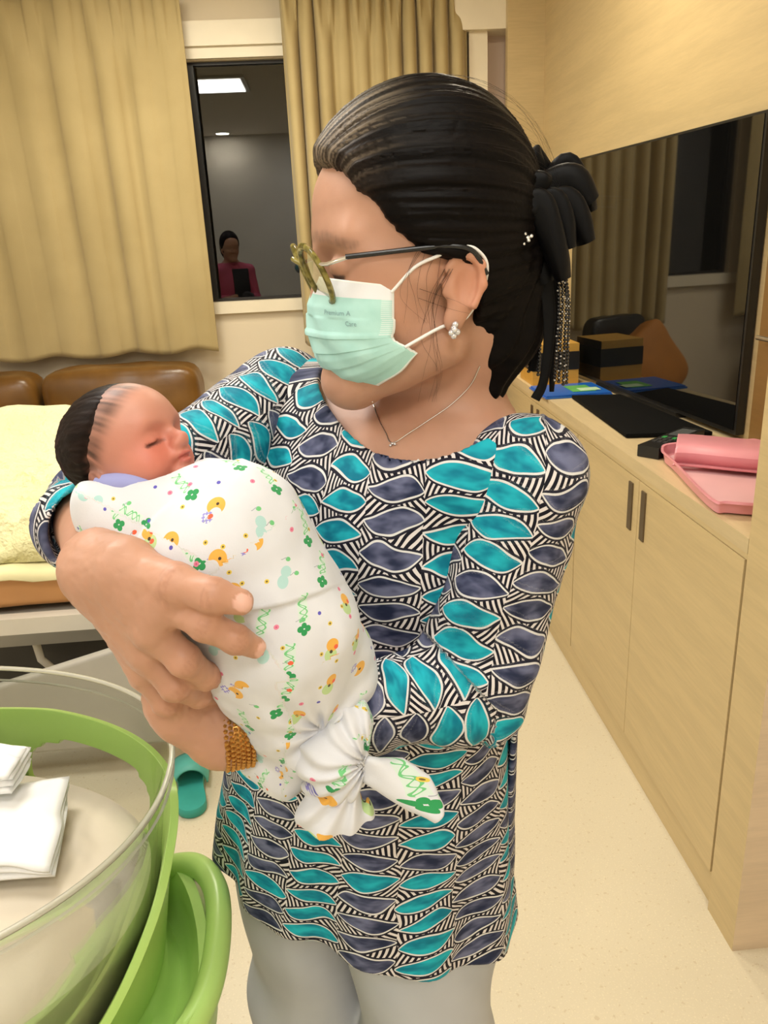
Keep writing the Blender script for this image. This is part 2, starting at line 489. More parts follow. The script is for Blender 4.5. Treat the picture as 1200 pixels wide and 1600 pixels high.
for i, (x, y) in enumerate(((-1.08, -1.62), (0.65, 2.6))):
    t = thing('downlight', ['round recessed downlight near the back wall', 'round recessed downlight over the oak cabinet'][i], 'lamp', (x, y, CEIL), 0, 'downlights')
    a = np.linspace(0, 2*np.pi, 32, endpoint=False)
    P = [[(r*math.cos(q), r*math.sin(q), z) for r, z in ((.10, 0), (.10, -.008), (.078, -.010), (.075, -.002))] for q in a]
    grid_mesh('trim_ring', P, M_white, t, closed_u=True)
    P = [[(r*math.cos(q), r*math.sin(q), -.004) for r in (.075, .001)] for q in a]
    grid_mesh('lamp_diffuser', P, M_diff, t, closed_u=True)
    ld = bpy.data.lights.new('downlight_light', 'AREA'); ld.shape = 'DISK'; ld.size = .15; ld.energy = 13; ld.color = (1, .88, .68)
    lo = bpy.data.objects.new('downlight_light', ld); COL.objects.link(lo); lo.parent = t; lo.location = (0, 0, -.014)

# ------------------------------------------------------------------ curtains
g = G('curtain_cloth'); c = g.coord('Object', (1, 1, 1))
wv = g.noise(g.coord('Object', (300, 300, 700)), 1.0, 2.0); n1 = g.noise(c, 3.0, 3.0)
g.color(g.mix(n1.step(0.3, 0.7)*0.7+(wv-0.5)*0.5, (0.42, 0.325, 0.15), (0.50, 0.395, 0.195))).set(Roughness=0.75)
g.b.inputs['Sheen Weight'].default_value = 0.25; g.bump(wv, 0.12, 0.001); M_curtain = g.m
def curtain(label, x0, x1, z0, z1, y, folds, amp, seed, pinch=None):
    rnd = random.Random(seed); nu, nv = int((x1-x0)*260), 60
    ph = [rnd.uniform(0, 6.28) for _ in range(6)]
    P = np.zeros((nu, nv, 3))
    for i in range(nu):
        t = i/(nu-1)
        q = t*folds*2*math.pi+0.9*math.sin(t*5+ph[0])+0.5*math.sin(t*11+ph[1])
        for j in range(nv):
            v = j/(nv-1)                                 # 0 hem, 1 heading
            am = amp*(0.75+0.45*math.sin(t*9+ph[2])+0.15*math.sin(t*23+ph[3]))
            drift = 0.35*math.sin(v*2.4+ph[4]+t*3)
            s = math.sin(q+drift)
            prof = math.copysign(abs(s)**0.75, s)
            d = am*prof*(0.55+0.45*(1-abs(v-0.45)))
            if v > 0.84:                                   # pinch pleats of the heading
                k = (v-0.84)/0.16
                d = d*(1-k)+amp*0.7*k*math.copysign(abs(math.sin(q*1.5))**0.5, math.sin(q*1.5))
            x = x0+(x1-x0)*t+0.25*am*math.cos(q+drift)
            if pinch: x += pinch(t, v)
            P[i, j] = (x, y+d, z0+(z1-z0)*v+0.012*math.sin(q*0.5+ph[5])*(1-v))
    o = grid_mesh('curtain', P, M_curtain, thick=0.003)
    return tag(o, label, 'curtain', 'mustard curtains on the window wall')
curtain('wide mustard curtain at left of the dark window, hanging in broad shallow folds', -1.82, -0.575, 0.955, 2.585, 4.27, 7.0, 0.020, 3)
curtain('mustard curtain at right of the dark window, gathered in tight deep pleats behind the woman', -0.12, 0.765, 0.955, 2.62, 4.25, 11.5, 0.034, 8)
curtain('mustard curtain hanging at the far left end of the window wall', -2.68, -2.3, 0.955, 2.60, 4.27, 5, 0.035, 5)
M_rail = plain('brown_rail', (0.14, 0.07, 0.03), 0.4)
for x0, x1, lb in ((-2.68, -0.55, 'brown curtain rail over the wide left curtain'), (-0.15, 0.77, 'brown curtain rail over the tightly pleated curtain')):
    tag(box('curtain_rail', (x0, 4.24, 2.62), (x1, 4.30, 2.66), M_rail, bevel=.004), lb, 'curtain rail', 'curtain rails')

# ------------------------------------------------------------------ sofa below the window
g = G('brown_leather'); c = g.coord()
n1 = g.noise(c, 5, 4.0); n2 = g.noise(c, 240, 2.0)
g.color(g.mix(n1.step(0.3, 0.7), (0.125, 0.056, 0.011), (0.205, 0.098, 0.022))).set(Roughness=0.30); g.bump(n1*0.85+n2*0.15, 0.25, 0.01); M_leather = g.m
def cushion(name, lo, hi, mat, parent, puff=0.03, seed=0, n=14, r=0.25, wr=0.006):
    """a stuffed block: rounded, bulging, creased"""
    lo, hi = np.array(lo, float), np.array(hi, float); c0, h = (lo+hi)/2, (hi-lo)/2
    bm = bmesh.new(); bmesh.ops.create_cube(bm, size=2.0)
    bmesh.ops.subdivide_edges(bm, edges=bm.edges, cuts=n, use_grid_fill=True)
    V = np.array([v.co for v in bm.verts]); p = 7.0
    L = (np.abs(V)**p).sum(1)**(1/p); Q = V/L[:, None]
    mx_ = 1-np.abs(Q)
    thin = int(np.argmin(h)); oth = [k for k in range(3) if k != thin]
    bulge = (1-Q[:, oth[0]]**2)*(1-Q[:, oth[1]]**2)
    W = c0+Q*h; W[:, thin] += np.sign(Q[:, thin])*puff*bulge*(np.abs(Q[:, thin]) > .3)
    nz = vnoise(W*9+seed*7.3, seed)*wr+vnoise(W*23+seed, seed+1)*wr*0.4
    W += Q*nz[:, None]
    for v, w in zip(bm.verts, W): v.co = w
    return from_bm(name, bm, mat, parent, smooth=True)
sofa = thing('leather_sofa', 'brown leather sofa standing under the curtained window', 'sofa', (-1.35, 3.9, 0))
sx = lambda x: x+1.35
cushion('back_cushion', (sx(-1.44), 0.10, .43), (sx(-0.655), .36, .925), M_leather, sofa, .04, 1)
cushion('back_cushion', (sx(-2.25), 0.10, .43), (sx(-1.46), .36, .915), M_leather, sofa, .04, 2)
cushion('seat_cushion', (sx(-1.45), -.45, .26), (sx(-0.655), .14, .44), M_leather, sofa, .02, 3)
cushion('seat_cushion', (sx(-2.25), -.45, .26), (sx(-1.46), .14, .44), M_leather, sofa, .02, 4)
box('sofa_frame', (sx(-2.27), -.44, .08), (sx(-.64), .32, .27), M_leather, sofa, bevel=.02)
for x in (-2.2, -.72):
    for y in (-.38, .26): tube('leg', [(sx(x), y, .0), (sx(x), y, .05), (sx(x), y, .10)], .02, M_rail, sofa)
cus = cushion('orange_cushion', (-.22, -.06, -.20), (.22, .06, .20), plain('orange_cloth', (0.50, 0.20, 0.035), .7), None, .05, 6)
cus.location = (-1.75, 3.72, .64); cus.rotation_euler = (-.35, 0.6, 0)
tag(cus, 'orange square cushion leaning on the sofa, seen in the screen reflection', 'cushion')

# ------------------------------------------------------------------ hospital bed
bed = thing('hospital_bed', 'white framed hospital bed with an orange mattress, behind the baby', 'bed', (-1.45, 2.65, 0))
bl = lambda lo, hi: ((lo[0]+1.45, lo[1]-2.65, lo[2]), (hi[0]+1.45, hi[1]-2.65, hi[2]))
M_orange = plain('orange_mattress', (0.60, 0.30, 0.115), .38, .05, 5)
M_sheet = plain('cream_sheet', (0.80, 0.74, 0.42), .75, .03, 5, .15)
M_bedw = plain('bed_white', (0.68, 0.64, 0.55), .35, .02)
M_grey = plain('bed_grey', (0.36, 0.34, 0.29), .45, .03)
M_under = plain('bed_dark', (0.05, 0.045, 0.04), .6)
cushion('mattress', *bl((-2.6, 2.19, .475), (-.42, 3.10, .605)), M_orange, bed, .0, 9, 16, wr=.003)
bm = bmesh.new(); xs = np.linspace(-2.6, -.42, 70); ys = np.linspace(2.165, 3.12, 36)
P = np.zeros((70, 36, 3))
for i, x in enumerate(xs):
    for j, y in enumerate(ys):
        z = .618+.010*vnoise(np.array([[x*7, y*7, 1.0]]), 4)[0]+.006*vnoise(np.array([[x*19, y*19, 2.0]]), 5)[0]
        if j == 0: z -= .035
        if j == 1: z -= .012
        P[i, j] = (x+1.45, y-2.65, z)
grid_mesh('bed_sheet', P, M_sheet, bed, thick=.004)
box('bed_frame', *bl((-2.6, 2.20, .36), (-.42, 3.10, .47)), M_grey, bed, bevel=.01)
box('side_rail', *bl((-2.6, 2.125, .435), (-.44, 2.165, .485)), M_bedw, bed, bevel=.015, seg=3)
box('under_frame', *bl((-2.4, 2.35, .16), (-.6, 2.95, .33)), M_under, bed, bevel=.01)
for x in (-1.35, -0.95): tube('crank_pipe', [(x+1.45, -.42, .36), (x+1.46, -.43, .30), (x+1.5, -.40, .22), (x+1.55, -.3, .18)], .012, M_bedw, bed)
for x in (-2.3, -.62):
    for y in (2.32, 2.98):
        tube('bed_leg', [(x+1.45, y-2.65, .08), (x+1.45, y-2.65, .2), (x+1.45, y-2.65, .38)], .022, M_bedw, bed)
        a = np.linspace(0, 2*np.pi, 20)
        tube('caster', [(x+1.45-.02, y-2.65, .045), (x+1.45, y-2.65, .045), (x+1.45+.02, y-2.65, .045)], .045, M_under, bed, seg=20)
# folded-down grey side panel in front of the bed
bm = bmesh.new()
prof = [(-1.10, .30), (-.66, .415), (-.60, .452), (-.54, .462), (-.47, .455), (-.425, .42), (-.40, .34), (-.385, .10), (-1.10, .10)]
vs = [bm.verts.new((x+1.45, 2.02-2.65, z)) for x, z in prof]; f = bm.faces.new(vs)
e = bmesh.ops.extrude_face_region(bm, geom=[f]); bmesh.ops.translate(bm, vec=(0, .035, 0), verts=[v for v in e['geom'] if isinstance(v, bmesh.types.BMVert)])
tag(from_bm('fold_down_panel', bm, plain('panel_grey', (0.44, 0.42, 0.37), .4, .03), bed, bevel=.012, seg=3), 'grey folded-down side panel')
# rumpled pale yellow duvet and pillow on the bed
g = G('yellow_duvet'); c = g.coord(); n1 = g.noise(c, 4, 3.0); n2 = g.noise(c, 15, 4.0, .6)
g.color(g.mix(n1.step(.3, .7), (0.80, 0.76, 0.42), (0.84, 0.80, 0.50))).set(Roughness=.8); g.bump(n2, .9, .035); M_duvet = g.m
def pile(name, lo, hi, mat, seed, wr, label, cat, hump):
    n0, n1_ = 80, 46; P = np.zeros((n0, n1_, 3)); xs = np.linspace(lo[0], hi[0], n0); ys = np.linspace(lo[1], hi[1], n1_)
    X, Y = np.meshgrid(xs, ys, indexing='ij'); u = (X-lo[0])/(hi[0]-lo[0]); v = (Y-lo[1])/(hi[1]-lo[1])
    prof = (1-np.abs(2*u-1)**6)*(1-np.abs(2*v-1)**4)
    q = np.stack([X.ravel()*11, Y.ravel()*11, np.full(X.size, seed*1.0)], 1)
    w = (np.abs(vnoise(q, seed))-.3)*wr+vnoise(q*2.3, seed+1)*wr*.5+np.abs(vnoise(q*np.array([1, 3, 1])+5, seed+2))*wr*.4
    Z = lo[2]+(hi[2]-lo[2])*np.sqrt(np.clip(prof, 0, 1))*hump(u, v)+w.reshape(X.shape)*np.clip(prof*3, 0, 1)
    P[..., 0] = X+.01*vnoise(q*1.7, seed+3).reshape(X.shape); P[..., 1] = Y+.012*vnoise(q*1.3, seed+4).reshape(X.shape); P[..., 2] = Z
    o = grid_mesh(name, P, mat, None, thick=.006); return tag(o, label, cat)
pile('duvet', (-2.3, 2.21, .625), (-.60, 2.72, .80), M_duvet, 11, .058, 'rumpled pale yellow duvet heaped on the hospital bed', 'duvet', lambda u, v: .55+.6*v)
pl = cushion('pillow', (-.34, -.20, -.07), (.34, .20, .07), M_duvet, None, .03, 14, 14, wr=.01)
pl.location = (-1.28, 2.93, .785); pl.rotation_euler = (.5, 0, .05)
tag(pl, 'pale yellow pillow propped behind the duvet on the bed', 'pillow')
# ------------------------------------------------------------------ oak cabinet along the right wall
cab = thing('oak_cabinet', 'long low oak cabinet with paired doors under the black screen', 'cabinet', (XF, 1.35, 0))
cb = lambda lo, hi: ((lo[0]-XF, lo[1]-1.35, lo[2]), (hi[0]-XF, hi[1]-1.35, hi[2]))
box('carcass', *cb((XF+.022, 1.348, .09), (1.123, 4.198, .855)), M_gap, cab)
box('plinth', *cb((XF+.012, 1.348, 0), (1.123, 4.198, .09)), M_oak_y, cab)
box('worktop', *cb((XF, 1.348, .868), (1.123, 4.198, .90)), M_oak_top, cab, bevel=.002)
box('top_rail', *cb((XF+.001, 1.348, .856), (XF+.02, 4.198, .868)), M_oak_y, cab)
M_handle = plain('handle_bronze', (0.17, 0.13, 0.085), .38, .04, Metallic=.7)
ys = [1.352, 1.886, 2.40, 2.92, 3.44, 3.80, 4.196]
for i in range(6):
    y0, y1 = ys[i]+.0012, ys[i+1]-.0012
    if i in (0, 2, 4): y1 += .0002
    d = box('door', *cb((XF, y0+(.002 if i % 2 == 0 else 0), .098), (XF+.02, y1-(.002 if i % 2 else 0), .8535)), M_oak_y, cab, bevel=.001)
    yh = (y1-.050) if i % 2 == 0 else (y0+.035)
    if i < 4: box('handle', *cb((XF-.004, yh, .705), (XF+.002, yh+.026, .836)), M_handle, d, bevel=.002)

# ------------------------------------------------------------------ television on the cabinet
tv = thing('television', 'large black glossy television standing against the oak wall', 'television', (1.095, 2.05, .90), math.radians(5.0))
g = G('screen_gloss'); g.color((0.004, 0.004, 0.004)).set(Roughness=0.03); g.b.inputs['IOR'].default_value = 1.75; M_screen = g.m
M_black = plain('black_plastic', (0.012, 0.012, 0.012), .35, .02)
box('bezel', (.002, -.008, .015), (.026, 1.195, .822), M_black, tv, bevel=.003)
box('screen', (0, .002, .028), (.006, 1.185, .815), M_screen, tv, bevel=.001)
box('stand', (-.006, .30, .0), (.030, .90, .016), M_black, tv, bevel=.003)
# flat black box in front of it
bm = bmesh.new(); vs = [bm.verts.new((x, y, .902)) for x, y in ((.852, 2.735), (.828, 2.14), (1.065, 2.105), (1.018, 2.70))]
f = bm.faces.new(vs); e = bmesh.ops.extrude_face_region(bm, geom=[f]); bmesh.ops.translate(bm, vec=(0, 0, .012), verts=[v for v in e['geom'] if isinstance(v, bmesh.types.BMVert)])
tag(from_bm('black_tray', bm, plain('matt_black', (0.004, 0.004, 0.004), .8, **{'Specular_IOR_Level': .1}), bevel=.003), 'flat matt black tray lying in front of the television', 'tray')
# blue folder with a green and white card
fo = thing('blue_folder', 'bright blue plastic folder lying beyond the flat black tray', 'folder', (.905, 2.85, .901), .02)
M_blue = plain('blue_plastic', (0.015, 0.13, 0.52), .3, .03)
box('folder_back', (-.145, -.10, 0), (.10, .12, .006), M_blue, fo, bevel=.002)
box('folder_cover', (-.140, -.095, .007), (.098, .117, .011), M_blue, fo, bevel=.002)
box('card', (-.03, -.055, .0115), (.055, .06, .013), plain('green_card', (0.12, 0.42, 0.10), .5), fo)
box('card', (.0, -.05, .0132), (.075, .0, .0145), plain('pale_green_card', (0.5, 0.7, 0.45), .5), fo)
# orange wooden box with black lid beyond the folder
ob = thing('wooden_box', 'orange-brown wooden box with a dark band, beyond the blue folder', 'box', (.875, 3.12, .901))
M_ob = wood('orange_wood', (0.60, 0.33, 0.06), (.7, 6, 9))
box('box_body', (-.09, -.1, 0), (.09, .1, .055), M_ob, ob, bevel=.004)
box('dark_band', (-.092, -.102, .055), (.092, .102, .125), M_black, ob, bevel=.003)
box('box_lid', (-.09, -.1, .125), (.09, .1, .155), M_ob, ob, bevel=.004)
# cordless handset
hs = thing('handset', 'black cordless handset with a grey display, lying behind the pink tray', 'phone', (.905, 2.01, .901), math.atan2(2.045-1.872, 1.0-.787))
bm = bmesh.new(); add_box(bm, (-.125, -.030, 0), (.125, .030, .030))
from_bm('handset_body', bm, M_black, hs, bevel=.011, seg=3)
box('display', (.02, -.021, .0295), (.10, .021, .0315), plain('display_grey', (0.12, 0.13, 0.13), .15), hs, bevel=.001)
M_key = plain('key_green', (0.05, 0.35, 0.09), .4); M_keyd = plain('key_dark', (0.05, 0.05, 0.05), .4)
for i in range(3):
    for j in range(3): box('key', (-.02-.026*i, -.020+.0145*j, .0295), (-.004-.026*i, -.009+.0145*j, .0318), M_key if i == 0 and j != 1 else M_keyd, hs, bevel=.001)

# ------------------------------------------------------------------ pink tray with raised lid
pt = thing('pink_tray', 'pink plastic tray with a raised scalloped back, on the near end of the worktop', 'tray', (.90, 1.66, .902))
g = plain('pink_plastic', (0.80, 0.33, 0.38), .32, .02); M_pinkp = g
M_pale = plain('pale_pink_plastic', (0.80, 0.48, 0.50), .32, .03)
# low dish: outline at floor level, lip round it
out = [(-.128, -.15), (-.105, -.185), (-.02, -.215), (.16, -.21), (.20, -.17), (.20, .22), (.15, .27), (-.02, .28), (-.07, .23), (-.085, .13)]
loop = closed_path(out, 8)[:, :2]; cen = loop.mean(0)
rings = [(0.90, .006), (.955, .006), (.975, .012), (.995, .030), (1.025, .031), (1.03, .026), (1.0, .024), (.97, .002), (.90, 0)]
P = np.array([[(cen[0]+(p[0]-cen[0])*s, cen[1]+(p[1]-cen[1])*s, z) for s, z in rings] for p in loop])
grid_mesh('tray_rim', P, M_pinkp, pt, closed_u=True, closed_v=False)
P = np.array([[(cen[0]+(p[0]-cen[0])*s, cen[1]+(p[1]-cen[1])*s, z) for s, z in ((.91, .008), (.6, .008), (.3, .008), (.001, .008))] for p in loop])
grid_mesh('tray_floor', P, M_pale, pt, closed_u=True)
# raised back piece standing across the tray, wavy top
wave = smooth_path([(-.085, .13), (-.05, .115), (.02, .06), (.09, .02), (.20, .01)], 8)[:, :2]
th = []
for k, (x, y) in enumerate(wave):
    th.append([(x, y, .020), (x-.002, y-.004, .050), (x+.004, y+.004, .060), (x+.016, y+.03, .063), (x+.06, y+.12, .061), (x+.07, y+.135, .052), (x+.072, y+.14, .02)])
grid_mesh('raised_cover', np.array(th), M_pinkp, pt, caps=False, thick=.004)
sp = [(x, y) for x, y in smooth_path([(-.095, .12), (-.04, .09), (.03, .04), (.10, .0), (.20, -.015)], 8)[:, :2]]
grid_mesh('cover_lip', np.array([[(x, y, .020), (x+.002, y-.002, .0235), (x+.02, y+.02, .0235)] for x, y in sp]), M_pinkp, pt, thick=.003)

# ------------------------------------------------------------------ teal slipper on the floor
sl = thing('slipper', 'teal slide slipper on the floor at left of the woman', 'slipper', (-.475, 1.93, 0), math.radians(100))
M_teal = plain('teal_foam', (0.04, 0.38, 0.33), .55, .05, 12)
M_teald = plain('teal_strap', (0.10, 0.44, 0.38), .5, .05, 12)
ol = closed_path([(-.13, 0), (-.10, .04), (0, .036), (.09, .050), (.135, .025), (.14, -.02), (.09, -.045), (0, -.034), (-.10, -.038)], 8)[:, :2]
P = np.array([[(x*s, y*s, z) for s, z in ((.01, 0.0), (.97, 0), (1, .006), (1, .020), (.97, .026), (.8, .023), (.01, .022))] for x, y in ol])
grid_mesh('sole', P, M_teal, sl, closed_u=True)
st = np.array([[(x, w*math.cos(a), .024+h*math.sin(a)) for a in np.linspace(0, math.pi, 18)] for x, w, h in ((-.015, .046, .052), (.03, .051, .050), (.075, .052, .040), (.10, .050, .030))])
grid_mesh('strap', st, M_teald, sl, thick=.005)

# ------------------------------------------------------------------ dark chair behind the woman, seen in the screen
ch = thing('padded_chair', 'black high padded chair behind the woman, seen only in the screen reflection', 'chair', (.49, 3.45, 0), math.radians(-20))
cushion('seat', (-.22, -.22, .54), (.22, .22, .63), M_black, ch, .015, 21)
bk = cushion('backrest', (-.19, .16, .66), (.19, .24, 1.08), M_black, ch, .02, 22)
for x in (-.18, .18):
    for y in (-.18, .18): tube('leg', [(x, y, 0), (x, y, .3), (x, y, .55)], .018, M_rail, ch)
tube('back_post', [(0, .22, .55), (0, .22, .62), (0, .21, .70)], .03, M_rail, ch)
cu2 = cushion('orange_cushion', (-.20, -.05, -.17), (.20, .05, .17), bpy.data.materials['orange_cloth'], None, .04, 23)
cu2.location = (.49, 3.47, .84); cu2.rotation_euler = (-.25, .55, math.radians(-20))
tag(cu2, 'orange cushion tilted on the black padded chair behind the woman', 'cushion')
# ------------------------------------------------------------------ the woman
HA, HP = math.radians(8), math.radians(-3)
_fh = np.array([-math.cos(HA), -math.sin(HA), 0]); HL = np.array([math.sin(HA), -math.cos(HA), 0])
HF = _fh*math.cos(HP)-np.array([0, 0, 1])*math.sin(HP); HU = np.array([0, 0, 1])*math.cos(HP)+_fh*math.sin(HP)
HO = at(703, 440, .655)-.070*HL
HB = np.stack([HF, HU, HL]).astype(np.float32)
def hw(f, u, l): return HO+f*HF+u*HU+l*HL                 # head frame to world
def hloc(P): return (np.asarray(P, np.float32)-HO.astype(np.float32))@HB.T
TS = unit((.8, -.595, 0)); TG = unit((-.595, -.8, 0))       # her left, her front
NECK = at(690, 702, .775)
SH_L, SH_R = at(822, 748, .665), at(445, 632, .85)
EL_L, WR_L = at(735, 1066, .645), at(348, 1144, .585)
EL_R, WR_R = at(158, 820, .695), at(158, 890, .555)
TORSO = [  # z, centre x, centre y, half width, half depth
    (1.345, .062, .795, .060, .045), (1.31, .058, .790, .115, .070), (1.26, .050, .785, .142, .096), (1.18, .042, .785, .148, .112),
    (1.05, .034, .800, .150, .122), (.92, .020, .825, .160, .132), (.78, .006, .848, .172, .142), (.63, .0, .858, .182, .148), (.45, .0, .86, .182, .148)][::-1]
_T = np.array(TORSO)
def torso(P, grow=0.0, z1=1.33, zb=.60):
    z = P[:, 2]
    cx, cy, a, b = [np.interp(z, _T[:, 0], _T[:, k]).astype(np.float32) for k in (1, 2, 3, 4)]
    dx, dy = P[:, 0]-cx, P[:, 1]-cy
    s = dx*TS[0]+dy*TS[1]; g = dx*TG[0]+dy*TG[1]
    k = ((np.abs(s)/a)**2.3+(np.abs(g)/b)**2.3)**(1/2.3)
    return smax(smax((k-1)*np.minimum(a, b)*1.0-grow, z-z1-grow, .05), (zb-z).astype(np.float32), .03)
def neck_shoulders(P, grow=0.0, slim=0.0):
    d = rc(P, hw(-.040, -.040, 0), NECK, .043+grow, .047+grow)
    up = np.array([0, 0, 1])
    for S in (SH_L, SH_R):
        d = smin(d, rc(P, NECK+up*.012, S+up*.005, .030+grow, .038+grow-slim), .045)
        d = smin(d, rc(P, NECK-up*.035+TG*.01, S-up*.02, .055+grow, .045+grow-slim), .04)
    return d
def head_sdf(P): return head_q(hloc(P))
def head_q(q):
    d = ell(q, (.004, .052, 0), (.084, .088, .073))
    d = smin(d, ell(q, (.040, .056, 0), (.057, .050, .057)), .03)
    d = smin(d, ell(q, (.034, -.012, 0), (.056, .078, .060)), .03)
    for s in (1, -1):
        d = smin(d, rc(q, (-.004, -.052, .044*s), (.066, -.088, .012*s), .020, .019), .03)
        d = smin(d, ell(q, (.058, -.022, .038*s), (.030, .026, .024)), .02)
        d = smin(d, rc(q, (.084, .034, .012*s), (.074, .034, .046*s), .011, .011), .015)   # brow
        d = smin(d, rc(q, (.060, .012, .050*s), (.02, .005, .058*s), .010, .010), .02)     # cheek bone
    d = smin(d, ell(q, (.072, -.090, 0), (.019, .017, .022)), .02)                         # chin
    d = smin(d, rc(q, (.090, .020, 0), (.096, -.026, 0), .008, .010), .012)                # nose
    for s in (1, -1):
        d = smin(d, ell(q, (.089, -.028, .012*s), (.010, .008, .007)), .006)
        d = smax(d, -ell(q, (.098, .010, .031*s), (.014, .012, .018)), .012)               # socket
        d = smin(d, ell(q, (.078, .010, .032*s), (.0135, .0125, .0145)), .004)             # lids
        d = smax(d, -rc(q, (.0925, .003, .022*s), (.0865, .0025, .042*s), .0014, .0014), .002)
    d = smin(d, ell(q, (.084, -.055, 0), (.011, .006, .022)), .006)                         # lips
    d = smin(d, ell(q, (.082, -.065, 0), (.011, .006, .019)), .005)
    for s in (1, -1):                                                                       # ears
        e = ell(q, (-.010, -.004, .072*s), (.014, .024, .008))
        e = smin(e, ell(q, (-.004, -.030, .071*s), (.0085, .010, .006)), .008)
        rim = [(.003, .010), (-.003, .019), (-.013, .021), (-.022, .013), (-.024, -.002), (-.017, -.018)]
        for (a, b), (c_, e_) in zip(rim[:-1], rim[1:]):
            e = smin(e, rc(q, (a, b, (.074+.006*(a < -.01))*s), (c_, e_, (.075+.006*(c_ < -.01))*s), .0034, .0034), .004)
        e = smax(e, -ell(q, (-.009, -.003, .0815*s), (.0095, .0155, .0065)), .003)
        e = smin(e, rc(q, (-.016, .008, .0745*s), (-.013, -.013, .0745*s), .0026, .003), .004)
        e = smin(e, rc(q, (.003, -.008, .071*s), (.003, -.002, .071*s), .0036, .003), .004)
        d = smin(d, e, .004)
    return d
# hands: joint chains (photo position, distance), radii
def chain(*j): return [at(a, b, c) for a, b, c in j]
R_MCP = chain((258, 940, .508), (238, 984, .514), (230, 1020, .526), (226, 1050, .540))
R_FING = [
    (chain((258, 940, .508), (322, 976, .494), (368, 999, .496), (397, 1011, .505)), (.0125, .0108, .0098, .0080)),
    (chain((238, 984, .514), (288, 1032, .510), (322, 1056, .530), (345, 1060, .556)), (.0128, .0112, .0098, .0080)),
    (chain((230, 1020, .526), (272, 1072, .524), (310, 1086, .548), (335, 1085, .572)), (.0122, .0106, .0092, .0078)),
    (chain((226, 1050, .540), (258, 1098, .541), (290, 1106, .560), (312, 1100, .580)), (.0112, .0094, .0084, .0070)),
    (chain((196, 888, .530), (276, 914, .503), (334, 931, .490), (376, 941, .489)), (.0190, .0140, .0118, .0088)),
]
L_FING = [
    (chain((262, 1078, .572), (272, 1036, .585), (310, 1020, .603), (345, 1025, .618)), (.0125, .0105, .0095, .008)),
    (chain((258, 1098, .566), (258, 1052, .578), (300, 1030, .600), (338, 1038, .618)), (.0128, .0108, .0096, .008)),
    (chain((266, 1118, .564), (268, 1078, .572), (306, 1056, .596), (340, 1060, .616)), (.0124, .0104, .0094, .008)),
    (chain((282, 1132, .566), (288, 1094, .572), (318, 1078, .592), (345, 1080, .612)), (.0114, .0096, .0084, .007)),
    (chain((330, 1112, .598), (318, 1070, .612), (340, 1030, .622), (362, 1005, .628)), (.0160, .0130, .0112, .0088)),
]
def hand(P, wrist, F, palm_r):
    d = None
    for ch, r in F[:4]:
        p = rc(P, wrist, ch[0], palm_r, r[0]*1.12)
        d = p if d is None else smin(d, p, .014)
    d = smin(d, rc(P, wrist, F[4][0][0], palm_r*.95, F[4][1][0]), .02)
    d = smin(d, rc(P, F[4][0][0], (F[0][0][0]+F[1][0][0])/2, .016, .010), .02)
    for ch, r in F:
        e = None
        for k in range(3):
            p = rc(P, ch[k], ch[k+1], r[k], r[k+1]); e = p if e is None else smin(e, p, .003)
        e = smin(e, ell(P, ch[1], (r[1]*1.06,)*3), .004); e = smin(e, ell(P, ch[2], (r[2]*1.04,)*3), .004)
        d = smin(d, e, .006)
    up = unit(CPOS-wrist)
    for ch, r in F[:4]:                                        # tendons over the back of the hand
        d = smin(d, rc(P, wrist+up*palm_r*.82, ch[0]+up*r[0]*.72, .003, .0045), .009)
    return d-(.0005*vnoise(P*150, 11)+.0004*vnoise(P*310, 12)).astype(np.float32)
HIP_L, HIP_R = np.array([.0, .86, .70])+TS*.088, np.array([.0, .86, .70])-TS*.088
def leg_pts(s):
    h = HIP_L if s > 0 else HIP_R
    k = h+np.array([0, 0, -.29])+TG*.012+TS*.006*s; a = h+np.array([0, 0, -.62])-TG*.015+TS*.008*s
    return h, k, a
def body_sdf(P):
    d = near(P, hw(-.0, .02, 0), .15, head_sdf)
    d2 = smin(neck_shoulders(P, 0.0, .010), torso(P, -.006, 1.33, .70), .05)
    d = smin(d, d2, .022)
    for S, E, Wp in ((SH_L, EL_L, WR_L), (SH_R, EL_R, WR_R)):
        arm = smin(rc(P, S, E, .036, .034), rc(P, E, Wp, .037, .0255), .02)
        d = smin(d, arm, .02)
    d = smin(d, near(P, at(260, 990, .52), .13, lambda q: hand(q, WR_R, R_FING, .0225)), .008)
    d = smin(d, near(P, at(300, 1090, .58), .12, lambda q: hand(q, WR_L, L_FING, .023)), .008)
    for s in (1, -1):
        h, k, a = leg_pts(s)
        lg = smin(rc(P, h, k, .070, .046), rc(P, k, a, .050, .034), .03)
        lg = smin(lg, rc(P, a+np.array([0, 0, -.035])-TG*.02, a+np.array([0, 0, -.052])+TG*.12, .030, .022), .03)
        d = smin(d, lg, .03)
    return d
SKIN = np.array((0.50, 0.270, 0.180))
